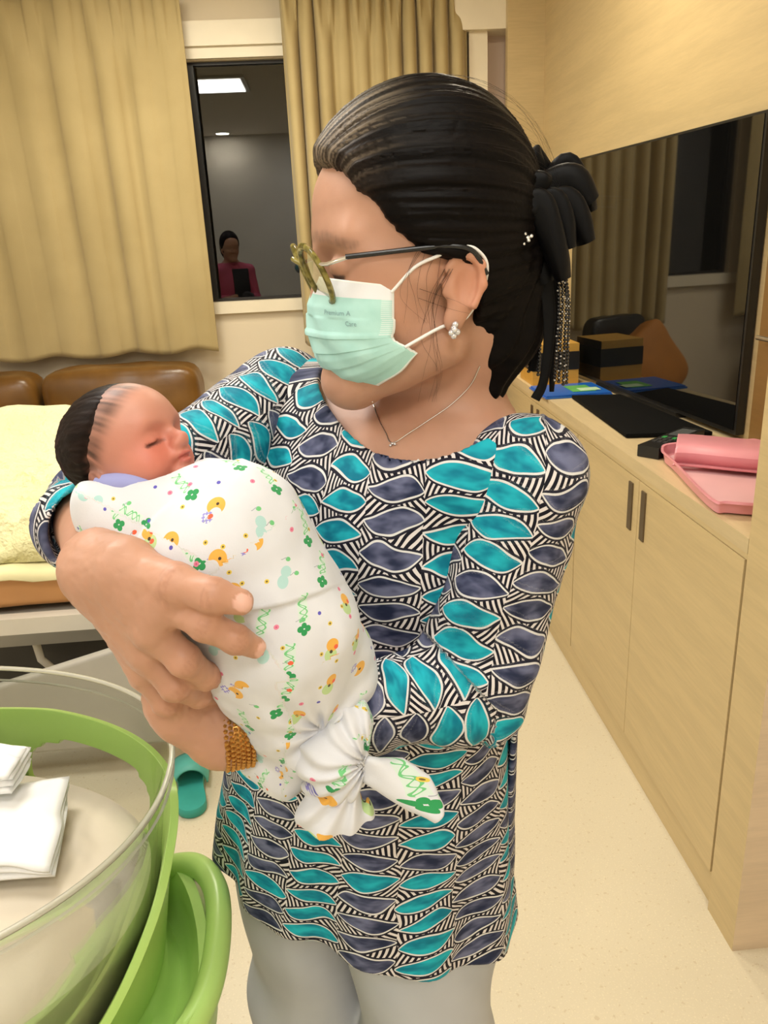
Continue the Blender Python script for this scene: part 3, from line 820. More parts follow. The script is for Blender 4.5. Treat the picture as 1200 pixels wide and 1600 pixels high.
def body_col(v):
    q = hloc(v); C = np.tile(SKIN, (len(v), 1))
    n = vnoise(v*38, 2); n2 = vnoise(v*140, 3)
    C = C*(1+.05*n[:, None]+.03*n2[:, None])
    hd = np.linalg.norm(v-HO, axis=1) < .2
    for s in (1, -1):
        C = tint(C, hd*.35*np.exp(-((q[:, 0]-.06)**2+(q[:, 1]+.02)**2+(q[:, 2]-.045*s)**2)/.0009), (.66, .28, .18))
        C = tint(C, hd*.4*np.exp(-((q[:, 0]+.02)**2+(q[:, 1]-.0)**2)/.0006)*(np.abs(q[:, 2]) > .068), (.60, .25, .15))
        a, b = np.array((.098, .031, .012*s)), np.array((.080, .035, .052*s))                 # brow hair
        L = rc(q, a, b, 0, 0)
        C = tint(C, hd*.50*sstep(np.abs(q[:, 1]-.034+.25*(np.abs(q[:, 2])-.03)*(np.abs(q[:, 2])>.03)), .0065, .002)*sstep(L, .016, .011)*(.6+.4*vnoise(q*np.array([700, 160, 700]), 9)), (.10, .06, .045))
        L = rc(q, (.0925, .003, .020*s), (.083, .002, .045*s), 0, 0)                           # lash line
        C = tint(C, hd*.9*sstep(L, .0032, .0012), (.05, .025, .02))
    C = tint(C, hd*.8*sstep(ell(q, (.098, -.060, 0), (.014, .012, .024)), .002, -.002), (.50, .16, .13))
    # nails and knuckles
    for F in (R_FING, L_FING):
        for ch, r in F:
            t = unit(ch[3]-ch[2]); up = unit(CPOS-ch[3]); up = unit(up-t*(up@t))
            e = v-(ch[3]+up*r[3]*.75+t*r[3]*.35); sd = np.cross(t, up)
            m_ = ((e@t)/(r[3]*.95))**2+((e@sd)/(r[3]*.72))**2+((e@up)/(r[3]*.6))**2
            C = tint(C, .30*sstep(m_, 1.7, 1.2), (.45, .19, .12)); C = tint(C, .85*sstep(m_, 1.10, .95), (.76, .46, .38))
            for k in (1, 2):
                dd = np.linalg.norm(v-ch[k], axis=1)
                tk = unit(ch[k+1]-ch[k-1]); sk = (v-ch[k])@tk; ln = sum(np.exp(-((sk-o)/.0007)**2) for o in (-.0036, -.0012, .0013, .0034))
                C = tint(C, .38*np.clip(ln, 0, 1)*sstep(dd, r[k]*1.55, r[k]*1.05)*sstep((v-ch[k])@up, .0, r[k]*.7), (.30, .13, .08))
                C = tint(C, .22*sstep(dd, r[k]*1.9, r[k]*.9), (.52, .24, .15))
    return np.clip(C, 0.01, 1)
g = G('skin'); a = g.attr('col'); n = g.noise(g.coord(), 420, 3.0)
g.color(a.outputs['Color']).set(Roughness=.48); g.bump(n, .10, .0008)
g.b.inputs['Subsurface Weight'].default_value = .12; g.b.inputs['Subsurface Radius'].default_value = (.012, .005, .003); g.b.inputs['Subsurface Scale'].default_value = .5
M_skin = g.m
woman = sdf_obj('person', body_sdf, (-.34, .44, 0.0), (.34, 1.1, 1.60), .0022, M_skin, None, None, body_col)
tag(woman, 'woman in a teal and navy leaf-print blouse and face mask cradling a swaddled baby', 'person')
from mathutils.bvhtree import BVHTree
def bvh_of(o):
    me = o.data; n = len(me.vertices); co = np.zeros(n*3); me.vertices.foreach_get('co', co)
    return BVHTree.FromPolygons(co.reshape(-1, 3).tolist(), [tuple(p.vertices) for p in me.polygons])
BV_W = bvh_of(woman)
def drop(px, py, bv, off=.001, fallback=.7):
    r = unit(ray(px, py)); h = bv.ray_cast(Vector(CPOS), Vector(r))
    return (np.array(h[0])-r*off) if h[0] is not None else at(px, py, fallback)

# ---- blouse print: columns of lens leaves on dark and light stripes
g = G('leaf_print')
pu, pv, pw = g.sep(g.attr('puv').outputs['Vector'])
vec0 = g.comb(pu, pv, pw*3.7)
w1 = g.noise(vec0, 13, 2.0); w2 = g.noise(g.comb(pu+3.1, pv+1.7, pw*3.7), 13, 2.0)
u = pu+(w1-0.5)*0.022; v = pv+(w2-0.5)*0.026
W_, H_ = 0.056, 0.0275
cu = u/W_+pw*0.37; col_i = cu.floor(); fu = cu.fract()-0.5
rc0 = g.white(col_i, pw)
cv = v/H_+col_i.mod(2)*0.5+rc0*0.35; row_i = cv.floor(); fv = cv.fract()-0.5
r1 = g.white(col_i+7.3, row_i+pw*5); r2 = g.white(row_i+3.1, col_i+2.2); r3 = g.white(row_i*1.7+11.0, col_i*2.3+pw)
x2 = fu*2.0
xs_ = x2+(r2-0.5)*0.5*(1.0-x2*x2)                              # fat end to one side
prof = (1.0-xs_*xs_).max(0.0).pow(0.85)
bend = (r3-0.5)*0.22*(x2*3.1).sin()
half = prof*(0.335+r1*0.10)
dist = ((fv-bend).abs()-half)*H_                                # metres from the leaf's edge
leaf = dist.lt(-0.0006)
outline = (dist.abs()).lt(0.00090)*(1.0)
tipdark = dist.lt(0.0030)*dist.gt(0.00090)
# stripes in the ground: direction changes either side of every leaf
ang = (g.white(col_i+0.5+fu.gt(0.0), (cv+0.5).floor()*1.3+col_i.mod(2))-0.5)*1.9
sx_ = u*ang.cos()+v*ang.sin()
stripe = (sx_*(2*math.pi/0.0050)+w1*6.0).sin().gt(0.10)
isnavy = (col_i+(r1.gt(0.93))).mod(2).gt(0.5)
sh = g.noise(g.comb(u*1.0, v*2.0, r1*9.0), 42, 2.0)
teal = g.mix(sh.step(0.30, 0.72), (0.001, 0.165, 0.26), (0.014, 0.43, 0.53))
navy = g.mix(sh.step(0.32, 0.75), (0.015, 0.022, 0.06), (0.15, 0.165, 0.28))
lc = g.mix(isnavy, teal, navy)
ground = g.mix(stripe, (0.005, 0.005, 0.012), (0.68, 0.64, 0.64))
ground = g.mix(tipdark, ground, (0.012, 0.012, 0.024))
ccol = g.mix(leaf, ground, lc)
ccol = g.mix(outline, ccol, (0.68, 0.68, 0.68))
g.color(ccol).set(Roughness=.7); g.b.inputs['Specular IOR Level'].default_value = .2
g.bump(g.noise(g.coord(), 900, 2.0), .08, .0005)
M_blouse = g.m
def arm_axis(P, pts, side):
    """distance along, angle around, nearest on the arm's axis"""
    best = np.full(len(P), 1e9); T = np.zeros(len(P)); A = np.zeros(len(P)); acc = 0
    for a, b in zip(pts[:-1], pts[1:]):
        ba = b-a; L = np.linalg.norm(ba); t = ba/L
        h = np.clip((P-a)@t, -.08 if acc == 0 else 0, L); d = P-a-h[:, None]*t; dist = np.linalg.norm(d, axis=1)
        n1 = unit(np.cross(t, side)); n2 = np.cross(t, n1)
        m_ = dist < best; best[m_] = dist[m_]
        T[m_] = (acc+(P-a)@t)[m_]; A[m_] = np.arctan2(d@n1, d@n2)[m_]
        acc += L
    return T, A
def gs_(P):
    z = P[:, 2]; return (P[:, 0]-np.interp(z, _T[:, 0], _T[:, 1]))*TG[0]+(P[:, 1]-np.interp(z, _T[:, 0], _T[:, 2]))*TG[1]
def blouse_body(P):
    z = P[:, 2]
    cx = np.interp(z, _T[:, 0], _T[:, 1]); cy = np.interp(z, _T[:, 0], _T[:, 2])
    ph = np.arctan2((P[:, 0]-cx)*TS[0]+(P[:, 1]-cy)*TS[1], (P[:, 0]-cx)*TG[0]+(P[:, 1]-cy)*TG[1])
    low = sstep(z, 1.0, .66)
    fold = low*(.006*np.sin(ph*7+z*4)+.004*np.sin(ph*13-z*9+1.0))+(1-low)*.0025*np.sin(ph*5+z*30+np.sin(z*11)*2)
    d = smin(torso(P, .007, 1.33, .5)-.012*low, neck_shoulders(P, .0065), .05)-fold.astype(np.float32)
    # neck opening
    c = NECK+TG*.018+TS*.006
    s = (P-c.astype(np.float32))@TS.astype(np.float32); gg = (P-c.astype(np.float32))@TG.astype(np.float32)
    k = np.sqrt((s/.126)**2+(gg/.088)**2)
    hole = smax((k-1)*.088, (NECK[2]-.10)-z, .005)
    d = smax(d, -hole.astype(np.float32), .004)
    for S in (SH_L, SH_R):                                       # ends at the shoulder seam
        n = unit(S-NECK); d = smax(d, (P-(S+n*.012).astype(np.float32))@n.astype(np.float32), .01)
    d = smax(d, np.minimum(-(gs_(P)+.060), .93-z).astype(np.float32), .003)
    hem = .634+.006*np.sin(ph*3+.5)+.066*np.clip(np.cos(ph), 0, 1)**.8+.030*sstep(-np.sin(ph), .0, .9)*(np.cos(ph) > -.4)
    return smax(d, (hem-z).astype(np.float32), .004)
def body_puv(v):
    z = v[:, 2]; cx = np.interp(z, _T[:, 0], _T[:, 1]); cy = np.interp(z, _T[:, 0], _T[:, 2])
    s = (v[:, 0]-cx)*TS[0]+(v[:, 1]-cy)*TS[1]; gg = (v[:, 0]-cx)*TG[0]+(v[:, 1]-cy)*TG[1]
    a = np.interp(z, _T[:, 0], _T[:, 3])
    ph = np.arctan2(s, gg+.03)
    return np.stack([ph*.165, z+.10*s*0+.25*np.maximum(z-1.25, 0)*0, np.zeros(len(v))], 1)
blouse = sdf_obj('blouse', blouse_body, (-.26, .60, .60), (.30, 1.06, 1.42), .0032, M_blouse, woman, body_puv)
tag(blouse, 'teal and navy leaf-print blouse')
# rear panel of the blouse below the side slit
def rear_panel(P):
    z = P[:, 2]; cx = np.interp(z, _T[:, 0], _T[:, 1]); cy = np.interp(z, _T[:, 0], _T[:, 2])
    s = (P[:, 0]-cx)*TS[0]+(P[:, 1]-cy)*TS[1]; gg = (P[:, 0]-cx)*TG[0]+(P[:, 1]-cy)*TG[1]
    flare = sstep(z, 1.0, .7)
    k = np.sqrt(((s+.012*flare)/(.168+.034*flare))**2+((gg+.02)/(.160+.02*flare))**2)
    d = (k-1)*.15-.003*np.sin(np.arctan2(s, gg)*9+z*5)
    d = np.maximum(d, -(d+.006)); d = smax(d.astype(np.float32), (gg+.035).astype(np.float32), .004)
    return smax(smax(d, (.625-z).astype(np.float32), .003), (z-.98).astype(np.float32), .02)
sdf_obj('rear_panel', rear_panel, (-.30, .60, .60), (.30, 1.10, 1.0), .0032, M_blouse, blouse, lambda v: body_puv(v)+np.array([.02, .011, 1.0]))
# sleeves
SLV_L = [SH_L, EL_L, EL_L+(WR_L-EL_L)*.72]
SLV_R = [SH_R, EL_R, EL_R+(WR_R-EL_R)*.22]
def sleeve(pts, radii, side, w):
    def f(P):
        d = smin(rc(P, pts[0], pts[1], radii[0], radii[1]), rc(P, pts[1], pts[2], radii[1], radii[2]), .03)
        T, A = arm_axis(P, pts, side)
        L0 = np.linalg.norm(pts[1]-pts[0]); e = np.exp(-((T-L0)/.07)**2)
        fold = .0032*np.sin(T*75+np.sin(A)*2.2+A*.6)*(.25+e)+.0022*np.sin(A*3+T*26)+.0015*vnoise(P*45, 5)
        d = d-fold.astype(np.float32)
        t = unit(pts[2]-pts[1]); cut = (P-pts[2].astype(np.float32))@t.astype(np.float32)
        d = smax(d, cut, .004)
        inner = rc(P, pts[1], pts[2]+t*.05, radii[1]-.004, radii[2]-.003)
        d = smax(d, -smax(inner, -(cut+.035), .004), .002)                       # hollow cuff
        n = unit(pts[0]-NECK); seam = -(P-(pts[0]-n*.030).astype(np.float32))@n.astype(np.float32)
        return smax(d, seam, .01)
    def uv(v):
        T, A = arm_axis(v, pts, side)
        return np.stack([A*.054, T, np.full(len(v), w)], 1)
    return f, uv
f, uv = sleeve(SLV_L, (.057, .051, .043), unit(CPOS-EL_L)*-1, 2.0)
sdf_obj('sleeve', f, np.minimum(np.minimum(*SLV_L[:2]), SLV_L[2])-.09, np.maximum(np.maximum(*SLV_L[:2]), SLV_L[2])+.09, .0030, M_blouse, blouse, uv)
f, uv = sleeve(SLV_R, (.058, .047, .046), unit(CPOS-EL_R)*-1, 3.0)
sdf_obj('sleeve', f, np.minimum(np.minimum(*SLV_R[:2]), SLV_R[2])-.09, np.maximum(np.maximum(*SLV_R[:2]), SLV_R[2])+.09, .0030, M_blouse, blouse, uv)

# ---- trousers and shoes
def trousers(P):
    d = None
    for s in (1, -1):
        h, k, a = leg_pts(s)
        lg = smin(rc(P, h, k, .104, .092), rc(P, k, a, .092, .086), .03)
        n = .006*np.sin((P[:, 2]*22+P[:, 0]*30+s))+.006*vnoise(P*np.array([14, 14, 7], np.float32), 4)
        lg = smax(lg-n.astype(np.float32), (a[2]+.02-P[:, 2]).astype(np.float32), .005)
        d = lg if d is None else smin(d, lg, .012)
    d = smin(d, ell(P, (0, .862, .72), (.16, .14, .10)), .04)
    return smax(d, (P[:, 2]-.82).astype(np.float32), .01)
g = G('grey_trouser_cloth'); n1 = g.noise(g.coord(), 7, 3.0); n2 = g.noise(g.coord('Object', (900, 900, 900)), 1.0, 1.0)
g.color(g.mix(n1.step(.3, .7), (0.41, 0.43, 0.47), (0.47, 0.49, 0.53))).set(Roughness=.8); g.bump(n2, .1, .0006); M_trs = g.m
tr_ = sdf_obj('trousers', trousers, (-.30, .55, .05), (.30, 1.16, .92), .005, M_trs, woman)
tag(tr_, 'light grey trousers')
M_shoe = plain('shoe_dark', (0.05, 0.05, 0.055), .5)
for s in (1, -1):
    h, k, a = leg_pts(s); b0 = np.array([a[0], a[1], 0.0])-TG*.03
    def shoe(P, b0=b0):
        d = smin(rc(P, b0+np.array([0, 0, .045]), b0+TG*.15+np.array([0, 0, .036]), .044, .038), rc(P, b0+np.array([0, 0, .06]), b0+np.array([0, 0, .09]), .04, .036), .02)
        return smax(d, (.002-P[:, 2]).astype(np.float32), .004)
    sdf_obj('shoe', shoe, b0-.12, b0+np.array([.2, .2, .16])+np.abs(TG)*.1, .005, M_shoe, woman)
# ---- hair: combed back from the forehead to the bow
def hair_fields(q):
    lon = np.arctan2(q[:, 2], q[:, 1]-.045)                       # runs from the hairline to the bow
    return lon
def hair_sdf(P):
    q = hloc(P)
    d = ell(q, (.002, .056, 0), (.0935, .104, .084))
    d = smin(d, ell(q, (.036, .064, 0), (.0715, .068, .070)), .03)
    d = smin(d, ell(q, (-.016, .045, 0), (.079, .100, .080)), .02)
    lon = hair_fields(q)
    n = .0012*vnoise(np.stack([lon*13, q[:, 0]*7, lon*0], 1), 2)+.0011*vnoise(np.stack([lon*31, q[:, 0]*9, lon*0], 1), 3)+.0009*vnoise(np.stack([lon*75, q[:, 0]*12, lon*0], 1), 4)
    d = d-n.astype(np.float32)*sstep(np.abs(q[:, 0]), .105, .08)
    wob = .0025*np.sin(lon*7)+.0022*vnoise(np.stack([lon*11, lon*0, lon*0], 1), 12)+.0012*vnoise(np.stack([lon*34, lon*0, lon*0], 1), 13)
    aq = np.abs(q[:, 2])
    # front hairline, a curve from the parting down the temple to above the ear
    uu = np.array([-.10, -.01, .012, .022, .038, .060, .088, .11, .16]); ff = np.array([-.026, -.026, -.020, .022, .046, .062, .090, .12, .15])
    fl = np.interp(q[:, 1], uu, ff)+wob
    d = d+(.0040*sstep(q[:, 0]-fl, -.014, .0)*sstep(q[:, 1], -.005, .02)).astype(np.float32)
    d = smax(d, ((q[:, 0]-fl)*.75).astype(np.float32), .004)
    # behind the ear the edge falls to the nape
    low = -.075+np.clip(q[:, 0]+.045, 0, .030)*2.2
    d = smax(d, (low-q[:, 1]).astype(np.float32), .01)
    # coil of hair at the back of the neck, hanging under the bow
    t = smin(rc(P, hw(-.072, .015, .010), hw(-.068, -.045, .006), .040, .034), rc(P, hw(-.068, -.045, .006), hw(-.056, -.092, .004), .034, .022), .02)
    t = t-(.0015*np.sin(q[:, 2]*420+q[:, 0]*250+vnoise(q*30, 6)*2)).astype(np.float32)
    return smin(d, t, .025)
def hair_col(v):
    q = hloc(v); lon = hair_fields(q)
    C = np.tile(np.array((.0028, .0022, .0021)), (len(v), 1))
    st = .5+.5*vnoise(np.stack([lon*26, q[:, 0]*6, lon*0], 1), 8); st2 = .5+.5*vnoise(np.stack([lon*70, q[:, 0]*8, lon*0], 1), 9)
    C = tint(C, .35*st*st2, (.020, .013, .010))
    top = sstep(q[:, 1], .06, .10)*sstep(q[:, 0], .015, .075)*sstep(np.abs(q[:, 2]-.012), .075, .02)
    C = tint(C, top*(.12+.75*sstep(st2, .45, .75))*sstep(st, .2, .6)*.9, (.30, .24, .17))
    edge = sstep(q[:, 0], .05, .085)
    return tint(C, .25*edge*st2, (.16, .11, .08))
g = G('black_hair'); a = g.attr('col'); g.color(a.outputs['Color']).set(Roughness=.46); g.b.inputs['Specular IOR Level'].default_value = .08
n = g.noise(g.coord('Object', (90, 260, 260)), 1.0, 4.0, .7); g.bump(n, .35, .0012); M_hair = g.m
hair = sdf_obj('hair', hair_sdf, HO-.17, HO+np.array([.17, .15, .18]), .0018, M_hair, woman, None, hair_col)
BV_H = bvh_of(hair)
M_strand = plain('hair_strand', (.012, .008, .007), .4)
rnd = random.Random(4); L = []
def strand(px, wig=6, y0=.655, off=.0012):
    pts = []
    for i, (x, y) in enumerate(smooth_path([(a_, b_, 0) for a_, b_ in px], 7)[:, :2]):
        pts.append(drop(x, y, BV_W, off, y0))
    return pts
for k in range(6):   # wisps in front of the ear and down the neck
    x = 640+rnd.uniform(-8, 40); L.append(strand([(x+20, 385), (x+8+rnd.uniform(-14, 10), 425), (x+rnd.uniform(-22, 16), 465), (x+10+rnd.uniform(-30, 20), 505)]))
for k in range(6):
    x = 675+rnd.uniform(-8, 10); L.append(strand([(x+25, 420), (x+rnd.uniform(-6, 12), 470), (x+rnd.uniform(-14, 8), 530), (x+6+rnd.uniform(-14, 10), 580), (x+rnd.uniform(-18, 8), 628)]))
for k in range(0):   # fine hairs over the temple and forehead edge
    y = 285+k*14; x = 515+k*16; L.append(strand([(x+40, y-20), (x+14, y+4), (x-4+rnd.uniform(-8, 8), y+34), (x+6+rnd.uniform(-10, 14), y+66)]))
for k in range(2):
    y = 440+rnd.uniform(0, 40); L.append(strand([(660+rnd.uniform(-10, 10), y-14), (690, y+rnd.uniform(-8, 8)), (715, y+6), (740, y+14+rnd.uniform(-6, 10))]))
tubes('loose_strands', L, .00013, M_strand, hair, 5)
L = []
for k in range(46):  # flyaways standing off the crown
    lo_ = rnd.uniform(-1.2, 1.4); f0 = rnd.uniform(-.09, .06); pts = []
    for j in range(9):
        f = f0-.012*j; e = math.sqrt(max(0.02, 1-((f+.012)/.1035)**2)); rr = 1.0+(.004+.022*(j/8)**2*rnd.uniform(.2, 1))
        pts.append(hw(f, .056+.104*e*math.cos(lo_)*rr, .084*e*math.sin(lo_)*rr))
    L.append(pts)
tubes('flyaway_strands', L, .00009, M_strand, hair, 4)

# ---- surgical mask
mask_rows = [  # u mid, f mid, u edge, f edge, half width
    (.002, .097, -.003, .045, .0655), (-.022, .106, -.022, .045, .0665), (-.045, .106, -.043, .045, .0665),
    (-.068, .099, -.048, .040, .0665), (-.084, .085, -.052, .032, .0660), (-.094, .058, -.057, .022, .062)]
_MR = np.array(mask_rows); _MT = np.array([0, .22, .45, .68, .86, 1.0])
def mask_pt(t, th):
    um, fm, ue, fe, le = [np.interp(t, _MT, _MR[:, k]) for k in range(5)]
    s = math.sin(th)**.85 if 0 < th < math.pi else 0
    pl = .0022*((t*6.5) % 1.0)*(.35+.65*s) if t > .42 else 0
    w = .0012*math.sin(th*9+t*14)*(t > .3)
    return hw(fe+(fm-fe)*s+pl*.9+w, ue+(um-ue)*s-pl*.3, le*math.cos(th)*(1+pl*2))
nt, na = 90, 64
ts_ = np.linspace(0, 1, nt); an = np.linspace(0, math.pi, na)
P = np.array([[mask_pt(t, th) for th in an] for t in ts_])
g = G('mask_teal'); n1 = g.noise(g.coord(), 60, 2.0)
pu, pv, pw = g.sep(g.attr('puv').outputs['Vector'])
fold_line = ((pv*6.5).fract()-0.5).abs().gt(.47)*pv.gt(.42)
weld = pu.lt(.085)*(((pv*58).fract()).gt(.55))*pv.gt(.10)*pv.lt(.44)
bc_ = g.mix(n1.step(.3, .7), (.40, .70, .66), (.46, .76, .72))
bc_ = g.mix(pv.step(.62, .9)*.5, bc_, (.42, .70, .64))
bc_ = g.mix(pv.lt(.13), bc_, (.80, .82, .86))
bc_ = g.mix(weld*.7, bc_, (.80, .86, .86))
bc_ = g.mix((pv.lt(.015)+pv.gt(.985)+pu.lt(.012)).min(1.0), bc_, (.82, .86, .84))
g.color(bc_).set(Roughness=.7); g.bump(g.noise(g.coord(), 700, 2.0), .15, .0005); M_mask = g.m
mask = grid_mesh('face_mask', P, M_mask, woman)
uvm = np.array([[(min(j, na-1-j)/(na-1)*2*1.0, t, 0) for j in range(na)] for t in ts_]).reshape(-1, 3)
a_ = mask.data.attributes.new('puv', 'FLOAT_VECTOR', 'POINT'); a_.data.foreach_set('vector', uvm.astype(np.float32).ravel())
md = mask.modifiers.new('thickness', 'SOLIDIFY'); md.thickness = .0010; md.offset = 0
tag(mask, 'mint green surgical mask')
M_loop = plain('loop_white', (.82, .80, .78), .7)
for sg in (1, -1):
    top = [mask_pt(.06, .02 if sg > 0 else math.pi-.02), hw(.030, .011, .0725*sg), hw(.012, .020, .0770*sg), hw(.000, .026, .0810*sg), hw(-.014, .026, .0835*sg), hw(-.027, .014, .080*sg), hw(-.026, -.008, .074*sg), hw(-.012, -.030, .0720*sg), hw(.006, -.036, .0680*sg), mask_pt(.80, .02 if sg > 0 else math.pi-.02)]
    tube('ear_loop', smooth_path(top, 7), .0014, M_loop, mask, seg=8)
def text_on(name, txt, size, mapf, mat, parent):
    cu = bpy.data.curves.new(name, 'FONT'); cu.body = txt; cu.size = size; cu.resolution_u = 3
    o = bpy.data.objects.new(name, cu); COL.objects.link(o)
    dg = bpy.context.evaluated_depsgraph_get(); me = bpy.data.meshes.new_from_object(o.evaluated_get(dg)); bpy.data.objects.remove(o)
    bm = bmesh.new(); bm.from_mesh(me)
    bmesh.ops.subdivide_edges(bm, edges=[e for e in bm.edges if e.calc_length() > size*.3], cuts=1)
    for v in bm.verts: v.co = mapf(v.co.x, v.co.y)
    bm.to_mesh(me); bm.free(); return link(name, me, mat, parent)
M_ink = plain('mask_ink', (.22, .36, .38), .7)
def mask_map(th0, t0):
    def f(x, y):
        th, t = th0-x/.062, t0-y/.11
        p = mask_pt(t, th); return p+.0012*unit(HL*.8+HF*.5)
    return f
text_on('mask_print', 'Premium A', .0062, mask_map(.98, .27), M_ink, mask)
text_on('mask_print', 'Care', .0062, mask_map(.62, .355), M_ink, mask)

# ---- glasses
g = G('olive_acetate'); n1 = g.noise(g.coord(), 120, 2.0)
g.color(g.mix(n1.step(.4, .6), (.14, .12, .02), (.34, .29, .07))).set(Roughness=.15); g.b.inputs['Transmission Weight'].default_value = .25; M_acet = g.m
g = G('lens_glass'); tr = g.new('ShaderNodeBsdfTransparent'); tr.inputs[0].default_value = (.55, .54, .46, 1); gl = g.new('ShaderNodeBsdfGlossy'); gl.inputs['Roughness'].default_value = .02
fr = g.new('ShaderNodeFresnel'); fr.inputs[0].default_value = 1.5; mx = g.new('ShaderNodeMixShader')
g.link(N(g.nt, fr.outputs[0])*0.3, mx.inputs[0]); g.link(tr.outputs[0], mx.inputs[1]); g.link(gl.outputs[0], mx.inputs[2]); g.link(mx.outputs[0], g.out.inputs[0]); M_lens = g.m
M_blackg = plain('black_gloss', (.008, .008, .009), .2)
M_chrome = plain('chrome', (.7, .68, .64), .15, Metallic=1.0)
glasses = thing('glasses', '', '', (0, 0, 0)); glasses.parent = woman
for k in ('label', 'category'): del glasses[k]
glasses['label'] = 'round olive glasses with black temples'
def lens_axes(s):
    side = unit(HL*s*math.cos(.16)-HF*math.sin(.16)); up = unit(HU*math.cos(.46)+HF*math.sin(.46)); up = unit(up-side*(up@side))
    return side, up
def lens_c(s): return hw(.103, .004, .0335*s)
aa = np.linspace(0, 2*np.pi, 48, endpoint=False)
for s in (1, -1):
    side, up = lens_axes(s); c0 = lens_c(s); nn = np.cross(side, up)
    ring = [c0+side*.0245*math.copysign(abs(math.cos(t))**.9, math.cos(t))+up*.0245*math.copysign(abs(math.sin(t))**.9, math.sin(t)) for t in aa]
    pts = np.array(ring); Pq = []
    for q in np.linspace(0, 2*np.pi, 8, endpoint=False):
        Pq.append([p+unit(p-c0)*.0032*math.cos(q)+nn*.0026*math.sin(q) for p in pts])
    rm = grid_mesh('lens_rim', np.array(Pq), M_acet, glasses, closed_u=True, closed_v=True)
    grid_mesh('lens', np.array([[c0+(p-c0)*k+nn*.001*(1-k*k) for p in pts] for k in (.001, .4, .75, .98)]), M_lens, glasses, closed_v=True)
    h0 = c0+side*.0245+up*.010
    tube('hinge', [h0, h0+side*.004-HF*.004, hw(.082, .0185, .0655*s)], .0016, M_chrome, glasses)
    tube('temple', smooth_path([hw(.084, .0185, .065*s), hw(.050, .0225, .072*s), hw(.020, .026, .0785*s), hw(.002, .027, .0825*s), hw(-.014, .023, .0845*s), hw(-.027, .006, .081*s)], 6), .0021, M_blackg, glasses, seg=8)
s0, u0 = lens_axes(1); s1, u1 = lens_axes(-1)
tube('bridge', smooth_path([lens_c(1)-s0*.0225+u0*.008, hw(.118, .016, 0), lens_c(-1)-s1*.0225+u1*.008], 6), .0022, M_acet, glasses)
# ---- earring, necklace, bracelet
M_dia = plain('crystal', (.75, .75, .78), .06, .0); M_dia.node_tree.nodes['Principled BSDF'].inputs['Metallic'].default_value = .6
def spheres(name, pts, r, mat, parent, sub=2):
    bm = bmesh.new()
    for i, p in enumerate(pts):
        bmesh.ops.create_icosphere(bm, subdivisions=sub, radius=r if np.isscalar(r) else r[i], matrix=Matrix.Translation(Vector(p)))
    return from_bm(name, bm, mat, parent, smooth=True)
e0 = hw(-.002, -.036, .0785)
ering = spheres('earring', [e0, e0-HU*.0035+HF*.002, e0-HU*.006, e0+HU*.003-HF*.001, e0-HU*.003-HF*.003, e0-HU*.001+HL*.002], .0027, M_dia, woman)
ering['label'] = 'clear crystal stud earring'
spheres('earring', [hw(-.002, -.036-.003*k, -.0785) for k in range(3)], .0027, M_dia, woman)
M_gold = plain('gold', (.55, .32, .10), .25, Metallic=1.0)
nk = [drop(x, y, BV_W, .0008, .70) for x, y in smooth_path([(582, 628, 0), (592, 655, 0), (603, 676, 0), (613, 692, 0), (640, 676, 0), (672, 655, 0), (705, 632, 0), (735, 602, 0), (750, 572, 0)], 8)[:, :2]]
nlace = tube('necklace', nk, .0005, M_chrome, woman, seg=6); nlace['label'] = 'thin silver necklace'
spheres('pendant', [drop(613, 693, BV_W, .0015, .70), drop(617, 694, BV_W, .0015, .70), drop(610, 696, BV_W, .0015, .70)], .0013, M_dia, nlace)
bt = unit(EL_L-WR_L); bn = unit(np.cross(bt, (0, 0, 1))); bb = np.cross(bt, bn); BC = WR_L+bt*.010
brace = None; Lb = []
for ring in range(6):
    for k in range(44):
        q = 2*math.pi*(k+.5*(ring % 2))/44
        Lb.append(BC+bt*(ring-2.5)*.0042+(bn*math.cos(q)+bb*math.sin(q))*.0318)
g = plain('gold_mesh', (.50, .26, .07), .3, Metallic=.9)
brace = spheres('bracelet', Lb, .0023, g, woman, 1); brace['label'] = 'gold mesh bracelet'
P = [[BC+bt*x+(bn*math.cos(q)+bb*math.sin(q))*.0310 for x in (-.0125, .0125)] for q in np.linspace(0, 2*np.pi, 40, endpoint=False)]
grid_mesh('bracelet_band', np.array(P), g, brace, closed_u=True, thick=.001)

